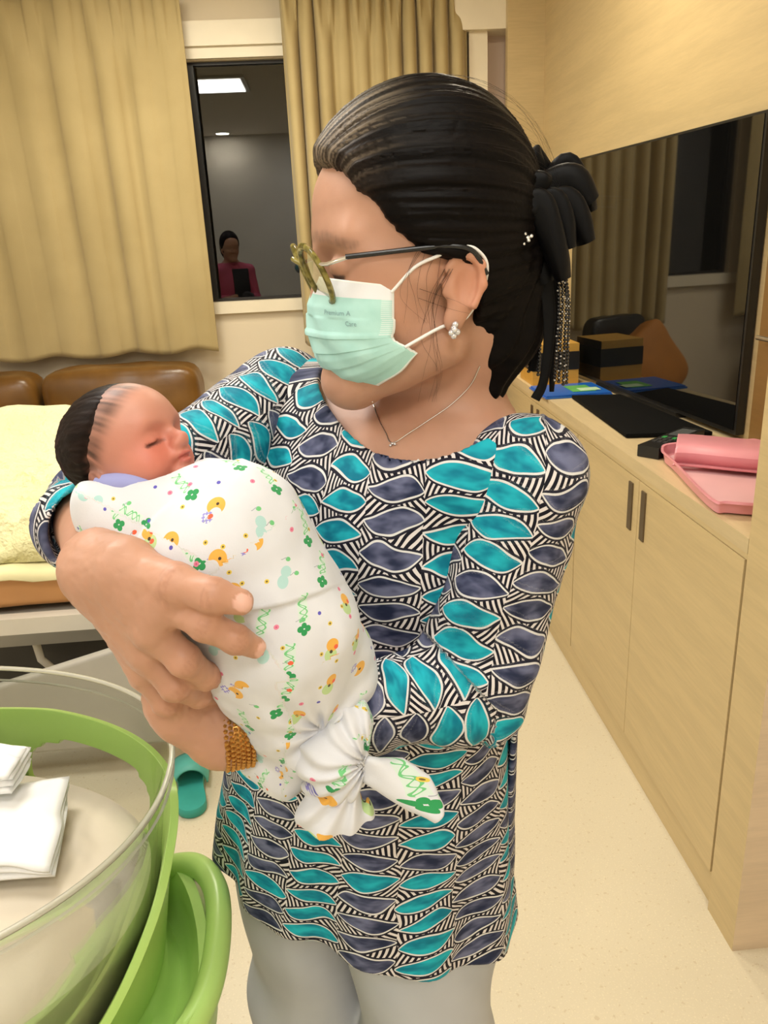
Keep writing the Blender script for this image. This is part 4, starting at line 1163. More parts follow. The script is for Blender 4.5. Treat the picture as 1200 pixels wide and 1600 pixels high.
# ---- black bow with ribbon tails and bead strands
g = G('black_satin'); n1 = g.noise(g.coord(), 500, 2.0); g.color((.003, .003, .0035)).set(Roughness=.5); g.b.inputs['Specular IOR Level'].default_value = .12; g.bump(n1, .15, .0006); M_satin = g.m
bow = thing('hair_bow', '', '', (0, 0, 0)); bow.parent = woman
for k in ('label', 'category'): del bow[k]
bow['label'] = 'large black satin bow with bead strands'
BY = .715
def ribbon_loop(name, path, widths, thick, mat, y=BY, twist=0.0, dy=0.0):
    """a ribbon folded over into a stuffed loop: flat oval section along a path seen at photo points"""
    ctr = smooth_path([at(a_, b_, y+dy*i) for i, (a_, b_) in enumerate(path)], 6)
    w = np.interp(np.linspace(0, 1, len(ctr)), np.linspace(0, 1, len(widths)), widths)
    T = np.gradient(ctr, axis=0); T /= np.linalg.norm(T, axis=1)[:, None]
    out_ = []
    for q in np.linspace(0, 2*np.pi, 20, endpoint=False):
        row = []
        for k in range(len(ctr)):
            vdir = unit(np.cross(T[k], FWD)); ddir = np.cross(vdir, T[k])
            v2 = vdir*math.cos(twist)+ddir*math.sin(twist); d2 = ddir*math.cos(twist)-vdir*math.sin(twist)
            cs, sn = math.cos(q), math.sin(q)
            tk = thick*min(1, .35+w[k]/max(widths))
            row.append(ctr[k]+v2*w[k]*math.copysign(abs(cs)**.8, cs)*.5+d2*tk*math.copysign(abs(sn)**.7, sn)*(1+.25*math.cos(2*q+k*.2)))
        out_.append(row)
    return grid_mesh(name, np.array(out_), mat, bow, closed_u=True, caps=True)
S_ = 1/1800.0
ribbon_loop('bow_loop', [(826, 318), (830, 285), (834, 250), (840, 228)], [30*S_, 40*S_, 34*S_, 8*S_], .010, M_satin, .735)
ribbon_loop('bow_loop', [(832, 316), (848, 290), (846, 262), (838, 230)], [26*S_, 36*S_, 34*S_, 10*S_], .008, M_satin, .745)
ribbon_loop('bow_loop', [(826, 320), (862, 296), (892, 290), (916, 318)], [30*S_, 56*S_, 62*S_, 42*S_], .015, M_satin, .725)
ribbon_loop('bow_loop', [(830, 322), (868, 276), (886, 262), (912, 300), (922, 330)], [26*S_, 40*S_, 34*S_, 30*S_, 20*S_], .014, M_satin, .745)
ribbon_loop('bow_loop', [(836, 322), (880, 318), (900, 345), (914, 378)], [26*S_, 46*S_, 44*S_, 30*S_], .013, M_satin, .705)
ribbon_loop('bow_loop', [(834, 322), (862, 318), (877, 350), (886, 388)], [26*S_, 40*S_, 40*S_, 26*S_], .012, M_satin, .692)
ribbon_loop('bow_loop', [(822, 322), (842, 322), (858, 362), (872, 405), (880, 436)], [34*S_, 44*S_, 42*S_, 34*S_, 22*S_], .011, M_satin, .680)
ribbon_loop('bow_loop', [(812, 330), (826, 296), (846, 285), (860, 282)], [22*S_, 40*S_, 34*S_, 12*S_], .008, M_satin, .69)
ribbon_loop('bow_knot', [(815, 310), (822, 350), (832, 400), (846, 440)], [20*S_, 52*S_, 60*S_, 40*S_], .018, M_satin, .71)
for path, w, y in (([(852, 430), (858, 490), (856, 550), (848, 600), (836, 624)], [22*S_, 20*S_, 16*S_, 15*S_, 16*S_], .70),
                   ([(862, 430), (866, 500), (864, 560), (862, 612)], [26*S_, 20*S_, 14*S_, 8*S_], .715),
                   ([(842, 420), (840, 490), (836, 540), (832, 580)], [36*S_, 30*S_, 18*S_, 12*S_], .73)):
    ribbon_loop('ribbon_tail', path, w, .0012, M_satin, y)
M_bead = plain('black_bead', (.010, .010, .012), .10)
M_spark = plain('crystal_bead', (.75, .74, .72), .12, Metallic=.5)
for i, (path, y) in enumerate((([(876, 428), (879, 470), (876, 530), (873, 596)], .702), ([(881, 430), (885, 475), (882, 540), (880, 600)], .708),
                  ([(872, 430), (873, 480), (870, 540), (867, 594)], .696), ([(884, 432), (889, 480), (887, 540), (885, 598)], .712), ([(838, 440), (833, 500), (828, 560), (826, 580)], .735), ([(846, 470), (844, 530), (841, 585)], .72))):
    ctr = smooth_path([at(a_, b_, y) for a_, b_ in path], 16)
    d = np.r_[0, np.cumsum(np.linalg.norm(np.diff(ctr, axis=0), axis=1))]; n = int(d[-1]/.0031)
    pts = np.stack([np.interp(np.linspace(0, d[-1], n), d, ctr[:, k]) for k in range(3)], 1)
    st = spheres('bead_strand', pts, .0019, M_bead, bow, 1)
    sp = [p+unit(CPOS-p)*.0016+CX*rnd.uniform(-.001, .001) for p in pts[::2] if rnd.random() < (.75 if i < 4 else .15)]
    if len(sp) > 4: spheres('crystals', sp, .00085, M_spark, st, 1)
spheres('brooch', [at(821+rnd.uniform(-6, 10), 370+rnd.uniform(-12, 12), .668) for k in range(9)], .0017, M_spark, bow, 1)
# ------------------------------------------------------------------ the baby
ER_, EU_, ET_ = CX, -CY, -FWD
BF = unit(.80*ER_+.44*EU_+.40*ET_); BU = -.56*ER_+.83*EU_; BU = unit(BU-BF*(BU@BF)); BL = np.cross(BU, BF)
BK = .82
BO = at(149, 744, .580)+.042*BL
BB = np.stack([BF, BU, BL]).astype(np.float32)
def bw(f, u, l): return BO+BK*(f*BF+u*BU+l*BL)
def bloc(P): return (np.asarray(P, np.float32)-BO.astype(np.float32))@BB.T/np.float32(BK)
SW = [at(232, 806, .612), at(345, 862, .592), at(432, 985, .582), at(466, 1085, .592), at(456, 1166, .600)]
SR = [.046, .060, .058, .046, .032]
def baby_sdf(P):
    q = bloc(P)
    d = ell(q, (.004, .028, 0), (.060, .048, .048))
    d = smin(d, ell(q, (.026, .026, 0), (.034, .036, .037)), .02)
    d = smin(d, ell(q, (.024, -.010, 0), (.030, .034, .036)), .02)
    for s in (1, -1):
        d = smin(d, ell(q, (.030, -.015, .021*s), (.021, .019, .018)), .012)               # full cheeks
        d = smin(d, ell(q, (.050, .020, .014*s), (.009, .006, .015)), .010)                 # brow
        d = smax(d, -ell(q, (.062, .004, .019*s), (.010, .009, .014)), .010)
        d = smin(d, ell(q, (.0450, .0045, .0185*s), (.0095, .0085, .0120)), .004)           # swollen lids
        d = smax(d, -rc(q, (.0560, .0015, .0100*s), (.0490, .0000, .0290*s), .0013, .0011), .0015)
        e = ell(q, (-.006, -.004, -.0455*s), (.0075, .0115, .0050))
        e = smax(e, -ell(q, (-.005, -.003, -.0500*s), (.0045, .0075, .004)), .002)
        d = smin(d, e, .005)
        d = smin(d, ell(q, (.0610, -.0080, .0060*s), (.0060, .0046, .0048)), .003)          # nostrils
    d = smin(d, rc(q, (.052, .010, 0), (.0665, -.0045, 0), .0045, .0064), .006)
    d = smin(d, ell(q, (.0545, -.0165, 0), (.0085, .0060, .014)), .006)                     # muzzle
    d = smin(d, ell(q, (.0600, -.0180, 0), (.0055, .0028, .0095)), .002)
    d = smin(d, ell(q, (.0585, -.0245, 0), (.0050, .0030, .0080)), .002)
    d = smax(d, -rc(q, (.0640, -.0212, -.004), (.0640, -.0212, .004), .0008, .0008), .0015)
    d = smax(d, -rc(q, (.0620, -.0212, -.010), (.0620, -.0212, .010), .0008, .0008), .0015)
    d = smin(d, ell(q, (.050, -.034, 0), (.010, .009, .013)), .007)                         # chin
    d = smin(d, rc(P, bw(.0, -.02, 0), SW[0], .026, .030), .02)
    for a, b, ra, rb in zip(SW[:-1], SW[1:], SR[:-1], SR[1:]): d = smin(d, rc(P, a, b, ra-.014, rb-.014), .02)
    return d
BSKIN = np.array((.53, .235, .17))
def baby_hairline(q):
    uu = np.array([-.06, -.004, .010, .024, .042, .060, .09]); ff = np.array([-.012, -.010, -.001, .017, .038, .052, .060])
    return np.interp(q[:, 1], uu, ff)
def baby_col(v):
    q = bloc(v); C = np.tile(BSKIN, (len(v), 1)); C = C*(1+.06*vnoise(v*60, 4)[:, None])
    for s in (1, -1):
        C = tint(C, .65*np.exp(-((q[:, 0]-.045)**2+(q[:, 1]+.010)**2+(q[:, 2]-.022*s)**2)/.00055), (.62, .13, .085))
        L = rc(q, (.0560, .0015, .0100*s), (.0490, .0000, .0290*s), 0, 0); C = tint(C, .85*sstep(L, .0030, .0013), (.13, .04, .03))
        L = rc(q, (.058, .0195, .008*s), (.050, .020, .026*s), 0, 0); C = tint(C, .30*sstep(L, .004, .001), (.26, .12, .08))
    C = tint(C, .35*np.exp(-((q[:, 0]-.066)**2+(q[:, 1]+.004)**2+q[:, 2]**2)/.00012), (.62, .22, .17))
    C = tint(C, .8*sstep(ell(q, (.0615, -.0212, 0), (.006, .0062, .0105)), .0008, -.0008), (.50, .115, .095))
    C = tint(C, .8*sstep(rc(q, (.0645, -.0212, -.010), (.0645, -.0212, .010), 0, 0), .0022, .001), (.20, .03, .03))
    C = tint(C, .30*sstep(q[:, 1], .018, .045), (.62, .36, .26))
    e = q[:, 0]-baby_hairline(q)
    lonb = np.arctan2(q[:, 2], q[:, 0]+.04); n = .5+.5*vnoise(np.stack([lonb*30+q[:, 1]*200, q[:, 0]*40, q[:, 2]*150], 1), 5)
    return tint(C, sstep(e, .020, -.004)*(.15+.85*n)*(np.linalg.norm(v-BO, axis=1) < .12), (.035, .015, .010))
baby = sdf_obj('person', baby_sdf, np.minimum.reduce([BO-.1]+[p-.08 for p in SW]), np.maximum.reduce([BO+.12]+[p+.08 for p in SW]), .0016, M_skin, None, None, baby_col)
tag(baby, 'sleeping newborn baby with dark hair swaddled in a white printed cloth', 'person')
def bhair(P):
    q = bloc(P)
    d = ell(q, (.002, .028, 0), (.0630, .0515, .0510))
    lon = np.arctan2(q[:, 2], q[:, 1]-.02)
    n = .0007*vnoise(np.stack([q[:, 0]*60+q[:, 1]*150, q[:, 1]*50, q[:, 2]*260], 1), 3)+.0006*vnoise(np.stack([q[:, 0]*160+q[:, 1]*300, q[:, 1]*90, q[:, 2]*500], 1), 4)
    d = d-n.astype(np.float32)
    e = q[:, 0]-baby_hairline(q)+.0025*vnoise(q*np.array([60, 90, 110], np.float32), 6)
    d = d+(.0050*sstep(e, -.022, .0)).astype(np.float32)
    d = smax(d, (e*.8).astype(np.float32), .002)
    return smax(d, (-.030-q[:, 1]).astype(np.float32), .006)
def bhair_col(v):
    q = bloc(v); n = .5+.5*vnoise(np.stack([q[:, 0]*100+q[:, 1]*200, q[:, 1]*60, q[:, 2]*420], 1), 7)
    C = np.tile(np.array((.008, .005, .004)), (len(v), 1)); C = tint(C, .5*n, (.026, .013, .009))
    e = q[:, 0]-baby_hairline(q); return tint(C, .9*sstep(e, -.017, .0)*sstep(n, .25, .8), (.30, .14, .10))
bh = sdf_obj('hair', bhair, BO-.09, BO+.12, .0012, M_hair, baby, None, bhair_col)
BV_B = bvh_of(baby)

# ---- swaddling cloth and its knot
AX = unit(SW[3]-SW[0])
FOLD_N = unit(np.cross(AX, FWD))
def swaddle(P):
    d = None
    for k in range(4):
        p = rc(P, SW[k], SW[k+1], SR[k], SR[k+1]); d = p if d is None else smin(d, p, .03)
    d = smin(d, rc(P, at(312, 800, .592), at(366, 805, .602), .022, .026), .03)              # bunched under the chin
    d = smin(d, rc(P, at(205, 806, .590), at(146, 778, .585), .030, .007), .02)               # corner under the head
    d = smin(d, rc(P, at(190, 797, .60), at(250, 784, .61), .028, .03), .02)
    d = smin(d, rc(P, at(402, 1188, .60), at(450, 1200, .600), .015, .020), .02)              # bottom lobe
    d = smin(d, rc(P, at(540, 1020, .60), at(545, 1105, .605), .016, .014), .03)
    K = at(507, 1140, .556)
    # gathers running towards the knot
    r = P-K.astype(np.float32); a = np.arctan2(r@CY.astype(np.float32), r@CX.astype(np.float32)); rr = np.linalg.norm(r, axis=1)
    d = d-(.0040*np.sin(a*9+1.2)*np.exp(-rr/.055)*sstep(rr, .0, .02)).astype(np.float32)
    d = d+(.010*np.exp(-(rr/.024)**2)).astype(np.float32)
    # overlapping edges of the wrap
    def edge(p0, p1, h, w=.0016):
        t = unit(p1-p0); n = unit(np.cross(t, FWD)); s = (P-p0.astype(np.float32))@n.astype(np.float32); al = (P-p0.astype(np.float32))@t.astype(np.float32)
        return h*sstep(s+.004*np.sin(al*40), -w, w)
    d = d-edge(at(292, 762, .55), at(205, 868, .55), .0030).astype(np.float32)
    m_ = edge(at(320, 952, .53), at(475, 934, .53), .0040)
    d = d-(m_*sstep((P-at(520, 930, .53).astype(np.float32))@CX.astype(np.float32), .02, -.03)).astype(np.float32)
    n = .0022*vnoise(P*np.array([28, 28, 28], np.float32), 3)+.0010*vnoise(P*62, 4)
    s = (P-SW[2].astype(np.float32))@FOLD_N.astype(np.float32); al = (P-SW[2].astype(np.float32))@AX.astype(np.float32)
    n = n+.0016*np.sin(s*150+al*30+2*vnoise(P*14, 6))*sstep(al, -.06, .02)
    d = d-n.astype(np.float32)
    # hollow round the head and neck
    return smax(d, -(baby_head_clear(P)-.0035), .006)
def baby_head_clear(P):
    q = bloc(P); d = ell(q, (.005, .027, 0), (.064, .054, .052))
    d = smin(d, ell(q, (.030, -.010, 0), (.036, .036, .040)), .02)
    return smin(d, ell(q, (.050, -.030, 0), (.014, .014, .016)), .01)
g = G('printed_muslin')
pu, pv, pw = g.sep(g.attr('puv').outputs['Vector'])
def ink(base, mask_, c): return g.mix(mask_, base, c)
col_ = g.mix(g.noise(g.coord(), 30, 2.0).step(.3, .7), (.66, .68, .74), (.71, .73, .79))
def disk(x, y, x0, y0, r, k=1.0): return ((x-x0)*(x-x0)+(y-y0)*(y-y0)*k).lt(r*r)
def cells(cell, ox, oy, jit, seed):
    a, b = (pu+ox)/cell, (pv+oy)/cell
    b = b+a.floor().mod(2)*.5
    i, j = a.floor(), b.floor()
    r1, r2, r3 = g.white(i+seed, j+pw), g.white(j+seed*2.1, i+pw), g.white(i*1.3+seed, j*2.7+pw)
    x = (a.fract()-.5-(r1-.5)*jit)*cell; y = (b.fract()-.5-(r2-.5)*jit)*cell
    th = (r3-.5)*.9+.5
    return x*th.cos()+y*th.sin(), y*th.cos()-x*th.sin(), r1, r2, r3, i, j
GRN, LGRN, ORG, TEAL, YEL, PNK, RED, VIO = (.02, .30, .09), (.16, .55, .22), (.78, .42, .07), (.42, .66, .66), (.72, .55, .08), (.72, .22, .34), (.78, .12, .05), (.28, .26, .66)
x, y, r1, r2, r3, i, j = cells(.034, .0, .0, .28, 3.0)
x, y = x/1.18, y/1.18
ty = (g.white(i*1.7+31.0, j*2.3+5.0)*4.999).floor()
t0, t1, t2, t3, t4 = [ty.gt(k-.5)*ty.lt(k+.5) for k in range(5)]
clover = (disk(x, y, -.0024, .0085, .0019)+disk(x, y, .0024, .0085, .0019)+disk(x, y, 0, .0108, .0019)+disk(x, y, 0, .0065, .0017)).min(1.0)
box_ = y.gt(-.0125)*y.lt(.0045)
letters = ((x-(y*1150).sin()*.0021).abs().lt(.00055)+(x-(y*620+1.0).cos()*.0026).abs().lt(.00050)).min(1.0)*box_
halo = (x.abs()).lt(.0034)*box_
for t_ in (t0, t3):
    col_ = ink(col_, halo*t_*.35, (.55, .85, .60)); col_ = ink(col_, letters*t_, LGRN); col_ = ink(col_, clover*t_, GRN)
moon = disk(x, y, 0, 0, .0052)*(1.0-disk(x, y, -.0035, .0032, .0036))
scrib = ((x+.0075)*(x+.0075)+(y-.001)*(y-.001)).sqrt()
scrib = scrib.lt(.0034)*((x*2300).sin()*((y*2300).sin())).gt(-.15)*scrib.gt(.0012)
col_ = ink(col_, moon*t1, ORG); col_ = ink(col_, scrib*t1, VIO); col_ = ink(col_, disk(x, y, .0012, .0, .0009)*t1, (.05, .03, .02))
col_ = ink(col_, (disk(x, y, 0, .003, .0034, .7)+disk(x, y, .002, -.003, .0034)).min(1.0)*t2, TEAL)
col_ = ink(col_, disk(x, y, 0, .0032, .0044)*t4, (.48, .66, .32)); col_ = ink(col_, disk(x, y, .001, -.0030, .0040)*t4, ORG)
col_ = ink(col_, disk(x, y, .0003, .001, .0011)*t4, (.05, .04, .02)); col_ = ink(col_, disk(x, y, .0035, -.0015, .0014)*t4, RED)
x, y, r1, r2, r3, i, j = cells(.0165, .006, .010, .55, 9.0)
on = r3.gt(.46); ty = (r3*977.0).fract()
s0, s1, s2, s3 = on*ty.lt(.3), on*ty.gt(.3)*ty.lt(.58), on*ty.gt(.58)*ty.lt(.82), on*ty.gt(.82)
col_ = ink(col_, disk(x, y, 0, 0, .0018)*s0, PNK); col_ = ink(col_, disk(x, y, 0, 0, .0006)*s0, (.6, .08, .2))
col_ = ink(col_, disk(x, y, 0, 0, .0016)*s1, YEL); col_ = ink(col_, disk(x, y, 0, 0, .0007)*s1, (.15, .10, .03))
tail = (y-(x*900).sin()*.0007).abs().lt(.0003)*x.lt(-.001)*x.gt(-.0055)
col_ = ink(col_, disk(x, y, 0, 0, .0020, 1.6)*s2, g.mix(r1.gt(.5), RED, LGRN)); col_ = ink(col_, tail*s2, (.35, .4, .45))
col_ = ink(col_, disk(x, y, 0, 0, .0014)*s3, (.10, .09, .48))
g.color(col_).set(Roughness=.8); g.bump(g.noise(g.coord(), 750, 2.0), .18, .0006)
g.b.inputs['Sheen Weight'].default_value = .15; M_muslin = g.m
def sw_uv(w):
    def f(v):
        T, A = arm_axis(v, SW, -FWD)
        return np.stack([A*.060, T, np.full(len(v), w)], 1)
    return f
lo = np.minimum.reduce(SW+[at(130, 780, .57), at(700, 1300, .56)])-.075; hi = np.maximum.reduce(SW+[at(400, 740, .6)])+.075
swd = sdf_obj('swaddle_cloth', swaddle, lo, hi, .0019, M_muslin, baby, sw_uv(0.0))
tag(swd, 'white muslin swaddle printed with small coloured motifs')
def knot(P):
    d = rc(P, at(552, 1128, .566), at(516, 1178, .556), .019, .026)
    d = smin(d, rc(P, at(516, 1178, .556), at(524, 1212, .560), .026, .024), .01)
    r = P-at(575, 1190, .55).astype(np.float32); a = np.arctan2(r@CY.astype(np.float32), r@CX.astype(np.float32))
    return d-(.0022*np.sin(a*15+2*vnoise(P*40, 2))+.0012*vnoise(P*70, 3)).astype(np.float32)
def tail_low(P):
    d = rc(P, at(520, 1225, .566), at(526, 1268, .562), .023, .023)
    d = smin(d, rc(P, at(500, 1275, .562), at(552, 1282, .564), .013, .009), .03)
    r = P-at(560, 1205, .56).astype(np.float32); a = np.arctan2(r@CY.astype(np.float32), r@CX.astype(np.float32))
    return d-(.0024*np.sin(a*16)+.0015*vnoise(P*55, 5)).astype(np.float32)
TS_C = [at(570, 1196, .556), at(600, 1222, .552), at(640, 1246, .548), at(684, 1266, .546)]
def tail_side(P):
    t = unit(TS_C[3]-TS_C[0]); w = unit(CPOS-TS_C[1]); w = unit(w-t*(w@t)); n = np.cross(w, t)
    q = (P-TS_C[0].astype(np.float32))@np.stack([t, n, w]).astype(np.float32).T
    L = np.linalg.norm(TS_C[3]-TS_C[0])
    x = q[:, 0]/L
    up = np.interp(x, [-.1, .1, .35, .7, 1.0, 1.08], [.006, .012, .022, .021, .008, 0]); dn = np.interp(x, [-.1, .1, .35, .7, 1.0, 1.08], [.006, .012, .013, .014, .010, 0])
    e = np.maximum(q[:, 1]-up, -q[:, 1]-dn)
    crease = .0035*np.sin(q[:, 1]*190+q[:, 0]*40)*(1-.5*x)
    th = np.abs(q[:, 2]-crease-.006*x*x)-(.0085-.003*np.clip(x, 0, 1))
    d = smax(smax(e, th, .007), np.maximum(-q[:, 0]-.006, q[:, 0]-L*1.05), .006)
    return (d*.8-.0010*vnoise(P*60, 8)).astype(np.float32)
for nm, f in (('swaddle_knot', knot), ('cloth_end', tail_low), ('cloth_end', tail_side)):
    sdf_obj(nm, f, at(470, 1100, .54)+np.array([-.03, -.05, -.13]), at(700, 1110, .6)+np.array([.03, .05, .04]), .0016, M_muslin, swd, sw_uv(1.0))
# lavender neckband showing under the cheek
band = [at(158, 758, .588), at(186, 756, .580), at(214, 759, .578), at(246, 772, .580)]
tube('neckband', smooth_path(band, 8), .0085, plain('lavender_cotton', (.30, .32, .62), .8), swd)

# ------------------------------------------------------------------ bassinet
bas = thing('bassinet', 'clear acrylic baby bassinet in a lime green plastic cradle, in front of the woman', 'bassinet', (-.653, .735, 0))
RA, RB_ = .45, .29; DIRS = np.linspace(0, 2*np.pi, 128, endpoint=False)
def oval(off=0.0, e=.92, t=DIRS):
    c, s = np.cos(t), np.sin(t)
    return np.stack([(RA+off)*np.sign(c)*np.abs(c)**e, (RB_+off)*np.sign(s)*np.abs(s)**e], -1)
def loft(name, prof, mat, closed=False, t=DIRS, bump=None, **kw):
    P = []
    for off, z in prof:
        o = oval(off, t=t)
        P.append(np.stack([o[:, 0], o[:, 1], np.full(len(t), z)], 1))
    P = np.array(P).transpose(1, 0, 2)
    if bump is not None: P = bump(P, t)
    return grid_mesh(name, P, mat, bas, closed_u=len(t) == 128, closed_v=closed, **kw)
g = G('clear_acrylic'); tr = g.new('ShaderNodeBsdfTransparent'); tr.inputs[0].default_value = (.90, .91, .89, 1); gl = g.new('ShaderNodeBsdfGlossy'); gl.inputs['Roughness'].default_value = .04
lw = g.new('ShaderNodeFresnel'); lw.inputs[0].default_value = 1.2; mx = g.new('ShaderNodeMixShader')
g.link(N(g.nt, lw.outputs[0])*0.35, mx.inputs[0]); g.link(tr.outputs[0], mx.inputs[1]); g.link(gl.outputs[0], mx.inputs[2]); g.link(mx.outputs[0], g.out.inputs[0]); M_acr = g.m
g = G('rim_acrylic'); g.color((.80, .78, .66)).set(Roughness=.12); g.b.inputs['Transmission Weight'].default_value = .55; g.b.inputs['IOR'].default_value = 1.3; M_rim = g.m
M_lime = plain('lime_plastic', (.44, .68, .17), .30, .02)
M_limep = plain('lime_plastic_pale', (.46, .70, .20), .30, .02)
ZR = .93
loft('tub', [(0, ZR), (-.006, ZR-.01), (-.016, ZR-.05), (-.030, .80), (-.050, .69), (-.080, .662), (-.16, .655), (-.28, .655)], M_acr)
loft('tub_inner_wall', [(-.006, ZR), (-.012, ZR-.01), (-.021, ZR-.05), (-.035, .80), (-.055, .69)], M_acr)
loft('tub_rim', [(.0025, ZR), (.0015, ZR+.0022), (-.001, ZR+.003), (-.0035, ZR+.0022), (-.0045, ZR), (-.0035, ZR-.0022), (-.001, ZR-.003), (.0015, ZR-.0022)], M_rim, closed=True)
loft('tub_rim', [(-.0005, ZR-.018), (-.0025, ZR-.016), (-.004, ZR-.018), (-.0025, ZR-.020)], M_rim, closed=True)
# lime cradle wall with a hand hole, outside the tub's far end
tw = np.linspace(math.radians(-36), math.radians(150), 170); zs = np.linspace(0, 1, 26)
ztop = np.interp(np.degrees(tw), [-36, -26, -14, 0, 12, 60, 95, 120, 150], [.700, .735, .790, .845, .868, .878, .866, .83, .79])
V_, F_ = [], []
for a_, zt in zip(tw, ztop):
    for k in zs:
        z = .665+(zt-.665)*k; off = np.interp(z, [.66, .71, .80, .93], [-.054, -.045, -.029, -.012])+.010*k**6
        o = oval(off, t=np.array([a_]))[0]; V_.append((o[0], o[1], z))
for i_ in range(len(tw)-1):
    for k in range(25):
        dg, kk = math.degrees((tw[i_]+tw[i_+1])/2), (zs[k]+zs[k+1])/2
        hx, hy = (dg-44)/20, (kk-.60)/.20
        if abs(hx)**3+abs(hy)**3 < 1: continue
        b = i_*26+k; F_.append((b, b+26, b+27, b+1))
me = bpy.data.meshes.new('cradle_wall'); me.from_pydata(V_, [], F_)
bm = bmesh.new(); bm.from_mesh(me); bmesh.ops.delete(bm, geom=[v for v in bm.verts if not v.link_faces], context='VERTS'); bm.to_mesh(me); bm.free()
cw = link('cradle_wall', me, M_lime, bas, True)
sm = cw.modifiers.new('round', 'SMOOTH'); sm.factor = .5; sm.iterations = 6
md = cw.modifiers.new('thickness', 'SOLIDIFY'); md.thickness = .010; md.offset = 1.0
bv = cw.modifiers.new('edge', 'BEVEL'); bv.width = .0035; bv.segments = 2; bv.limit_method = 'ANGLE'; bv.angle_limit = math.radians(50); cw.modifiers.new('normals', 'WEIGHTED_NORMAL')
# lime tray round the tub: trough with a thick rolled lip, swelling out to a grip at the near right
def swell(P, t):
    d = np.degrees((t+math.pi) % (2*math.pi)-math.pi)
    k1 = np.exp(-((d+16)/17)**2)*.030+np.exp(-((d+60)/30)**2)*.008
    for j in range(P.shape[1]):
        w = [0, 0, 0, .0, .25, .6, .9, 1, 1, 1, .9, .5, 0][j]
        n = P[:, j, :2]/np.linalg.norm(P[:, j, :2], axis=1)[:, None]
        P[:, j, :2] += n*(k1*w)[:, None]
        P[:, j, 2] += (.012*np.exp(-((d+18)/22)**2)*w)
    return P
loft('cradle_tray', [(-.062, .680), (-.054, .686), (-.048, .674), (-.044, .635), (-.032, .620), (-.022, .630), (-.016, .672), (-.010, .690), (.002, .692), (.010, .677), (.006, .622), (-.03, .585), (-.11, .575)], M_limep, bump=swell)
# rolled grip behind the swelling
gp = []
for dg, off, z in ((-24, .026, .684), (-12, .030, .692), (0, .027, .702), (12, .023, .704), (23, .010, .694), (33, -.028, .668)):
    o_ = oval(off, t=np.array([math.radians(dg)]))[0]; gp.append((o_[0], o_[1], z))
tube('grip', smooth_path(gp, 8), .0155, M_limep, bas, seg=16)
loft('mattress', [(-.086, .668), (-.070, .675), (-.058, .695), (-.044, .785), (-.056, .798), (-.09, .803), (-.16, .805), (-.288, .805)], plain('beige_sheet', (.60, .53, .42), .8, .04, 6, .2))
M_leg = plain('stand_grey', (.40, .39, .36), .4)
for x in (-.26, .26):
    tube('stand_post', [(x, 0, .12), (x, 0, .4), (x, 0, .64)], .03, M_leg, bas, seg=16)
for x in (-.26, .26):
    tube('stand_foot', [(x, -.21, .10), (x, 0, .105), (x, .21, .10)], .022, M_leg, bas, seg=12)
    for y in (-.19, .19): tube('caster', [(x-.014, y, .04), (x, y, .04), (x+.014, y, .04)], .04, M_under, bas, seg=18)
tube('stand_bar', [(-.26, 0, .11), (0, 0, .11), (.26, 0, .11)], .018, M_leg, bas)
# ---- cloths lying in the bassinet
M_cloth = plain('white_cloth', (.80, .80, .80), .85, .02, 8, .2)
def folded(name, corners, z, layers, label, seed, lift=.0):
    """a folded cloth: stacked soft layers between four photo corners"""
    c = [np.array(q) for q in corners]; t = None
    o = thing(name, label, 'cloth', tuple(sum(c)/4))
    base = sum(c)/4
    for L_ in range(layers):
        n = 22; P = np.zeros((n, n, 3))
        for a in range(n):
            for b in range(n):
                u, v = a/(n-1), b/(n-1)
                p = c[0]*(1-u)*(1-v)+c[1]*u*(1-v)+c[2]*u*v+c[3]*(1-u)*v
                w = vnoise(np.array([[u*3+seed, v*3, L_*.6]]), seed)[0]
                e = max(abs(2*u-1), abs(2*v-1))
                P[a, b] = p-base+np.array([.004*w, .004*w, L_*.007+.006*w*(L_+1)/layers-.010*max(0, e-.8)*5*.6+lift*u])
        grid_mesh('cloth_layer', P, M_cloth, o, thick=.004)
    return o
folded('folded_cloth', [atz(-190, 1260, .823), atz(108, 1228, .832), atz(84, 1362, .828), atz(-170, 1385, .823)], .79, 3, 'white folded cloth lying flat on the beige bassinet mattress', 3)
folded('folded_cloth', [atz(-120, 1150, .862), atz(52, 1192, .858), atz(20, 1245, .855), atz(-130, 1240, .858)], .82, 4, 'small crumpled white cloth heaped on top of the folded cloth', 7, .012)

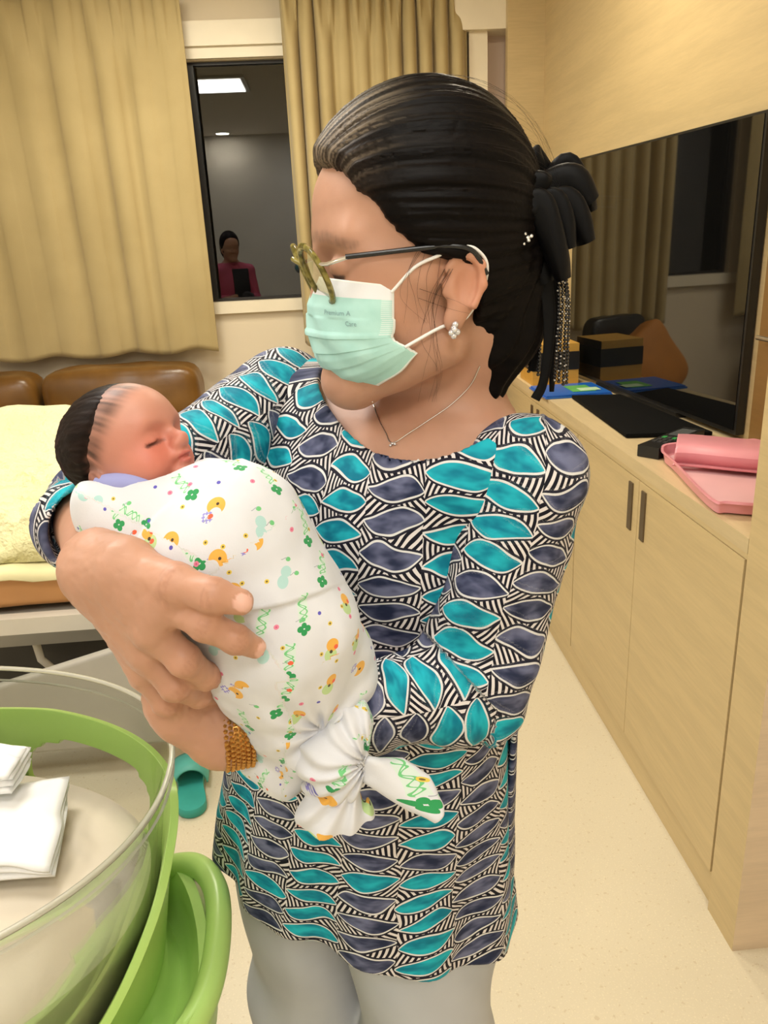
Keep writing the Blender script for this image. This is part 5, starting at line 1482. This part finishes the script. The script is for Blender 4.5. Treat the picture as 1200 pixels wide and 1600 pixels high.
# ------------------------------------------------------------------ visitor seen in the window's reflection
vp = np.array([-.82, 1.28, 0.0]); VB = np.stack([(0.35, .94, 0), (0, 0, 1.0), unit(np.cross((0, 0, 1.0), (.35, .94, 0)))]).astype(np.float32)
def vhead(P): return (P-(vp+np.array([0, 0, 1.44])).astype(np.float32))@VB.T
fv_, lv_ = np.array([.35, .94, 0]), unit(np.cross((0, 0, 1.0), (.35, .94, 0)))
def V3(f, u, l): return vp+fv_*f+np.array([0, 0, u])+lv_*l
def visitor(P):
    d = head_q(vhead(P))
    d = smin(d, rc(P, V3(-.02, 1.38, 0), V3(-.03, 1.30, 0), .05, .055), .03)
    d = smin(d, ell(P, V3(-.03, 1.10, 0), (.15, .11, .24)), .06); d = smin(d, ell(P, V3(-.03, .86, 0), (.15, .12, .16)), .08)
    for s in (1, -1):
        d = smin(d, rc(P, V3(-.03, 1.27, .05*s), V3(-.03, 1.25, .16*s), .05, .045), .05)
        d = smin(d, rc(P, V3(-.03, 1.25, .165*s), V3(.0, 1.0, .20*s), .042, .034), .02)
        d = smin(d, rc(P, V3(.0, 1.0, .20*s), V3(.18, 1.02, .08*s), .034, .024), .02)
        h0 = V3(.20, 1.03, .06*s); d = smin(d, ell(P, h0, (.03, .03, .022)), .02)
        for k in range(5):
            a = h0+fv_*.02+np.array([0, 0, .022-.011*k]); d = smin(d, rc(P, a, a+fv_*(.035-.004*abs(k-2))-lv_*s*.02, .0085, .007), .006)
        d = smin(d, rc(P, V3(-.03, .80, .085*s), V3(-.02, .42, .09*s), .085, .055), .04)
        d = smin(d, rc(P, V3(-.02, .42, .09*s), V3(-.04, .09, .09*s), .052, .036), .03)
        d = smin(d, rc(P, V3(-.05, .035, .09*s), V3(.11, .028, .10*s), .032, .024), .02)
    return d
vis = sdf_obj('person', visitor, vp-np.array([.40, .40, 0]), vp+np.array([.40, .42, 1.65]), .006, M_skin, None, None, lambda v: np.tile(SKIN, (len(v), 1)))
tag(vis, 'bystander in a pink top and dark vest, reflected in the dark window', 'person')
def shell(grow, lo_z, hi_z, cut=None):
    def f(P):
        z = P[:, 2]; d = visitor(P)-grow
        d = smax(smax(d, (lo_z-z).astype(np.float32), .004), (z-hi_z).astype(np.float32), .01)
        return smax(d, cut(P).astype(np.float32), .006) if cut else d
    return f
M_pinktop = plain('pink_jersey', (.62, .12, .22), .8, .05); M_vest = plain('dark_vest', (.03, .03, .035), .8)
bnd = (vp-np.array([.40, .40, 0]), vp+np.array([.40, .42, 1.65]))
sdf_obj('top', shell(.010, .80, 1.325, lambda P: (P-vp.astype(np.float32))@fv_.astype(np.float32)-.13), *bnd, .007, M_pinktop, vis)
sdf_obj('vest', shell(.018, .84, 1.27, lambda P: smax(np.abs((P-vp.astype(np.float32))@lv_.astype(np.float32))-.14, (P-vp.astype(np.float32))@lv_.astype(np.float32)-.02, .01)), *bnd, .007, M_vest, vis)
sdf_obj('trousers', shell(.014, .10, .82), *bnd, .008, M_vest, vis)
def vhair(P):
    q = vhead(P); d = ell(q, (-.012, .056, 0), (.106, .106, .088))
    d = smin(d, ell(q, (-.06, -.01, 0), (.055, .08, .075)), .03)
    return smax(d, (q[:, 0]-np.interp(q[:, 1], [-.1, .0, .04, .085, .12], [-.03, -.01, .05, .075, .12])).astype(np.float32), .006)
sdf_obj('hair', vhair, *bnd, .005, M_hair, vis, None, lambda v: np.tile(np.array((.012, .008, .006)), (len(v), 1)))
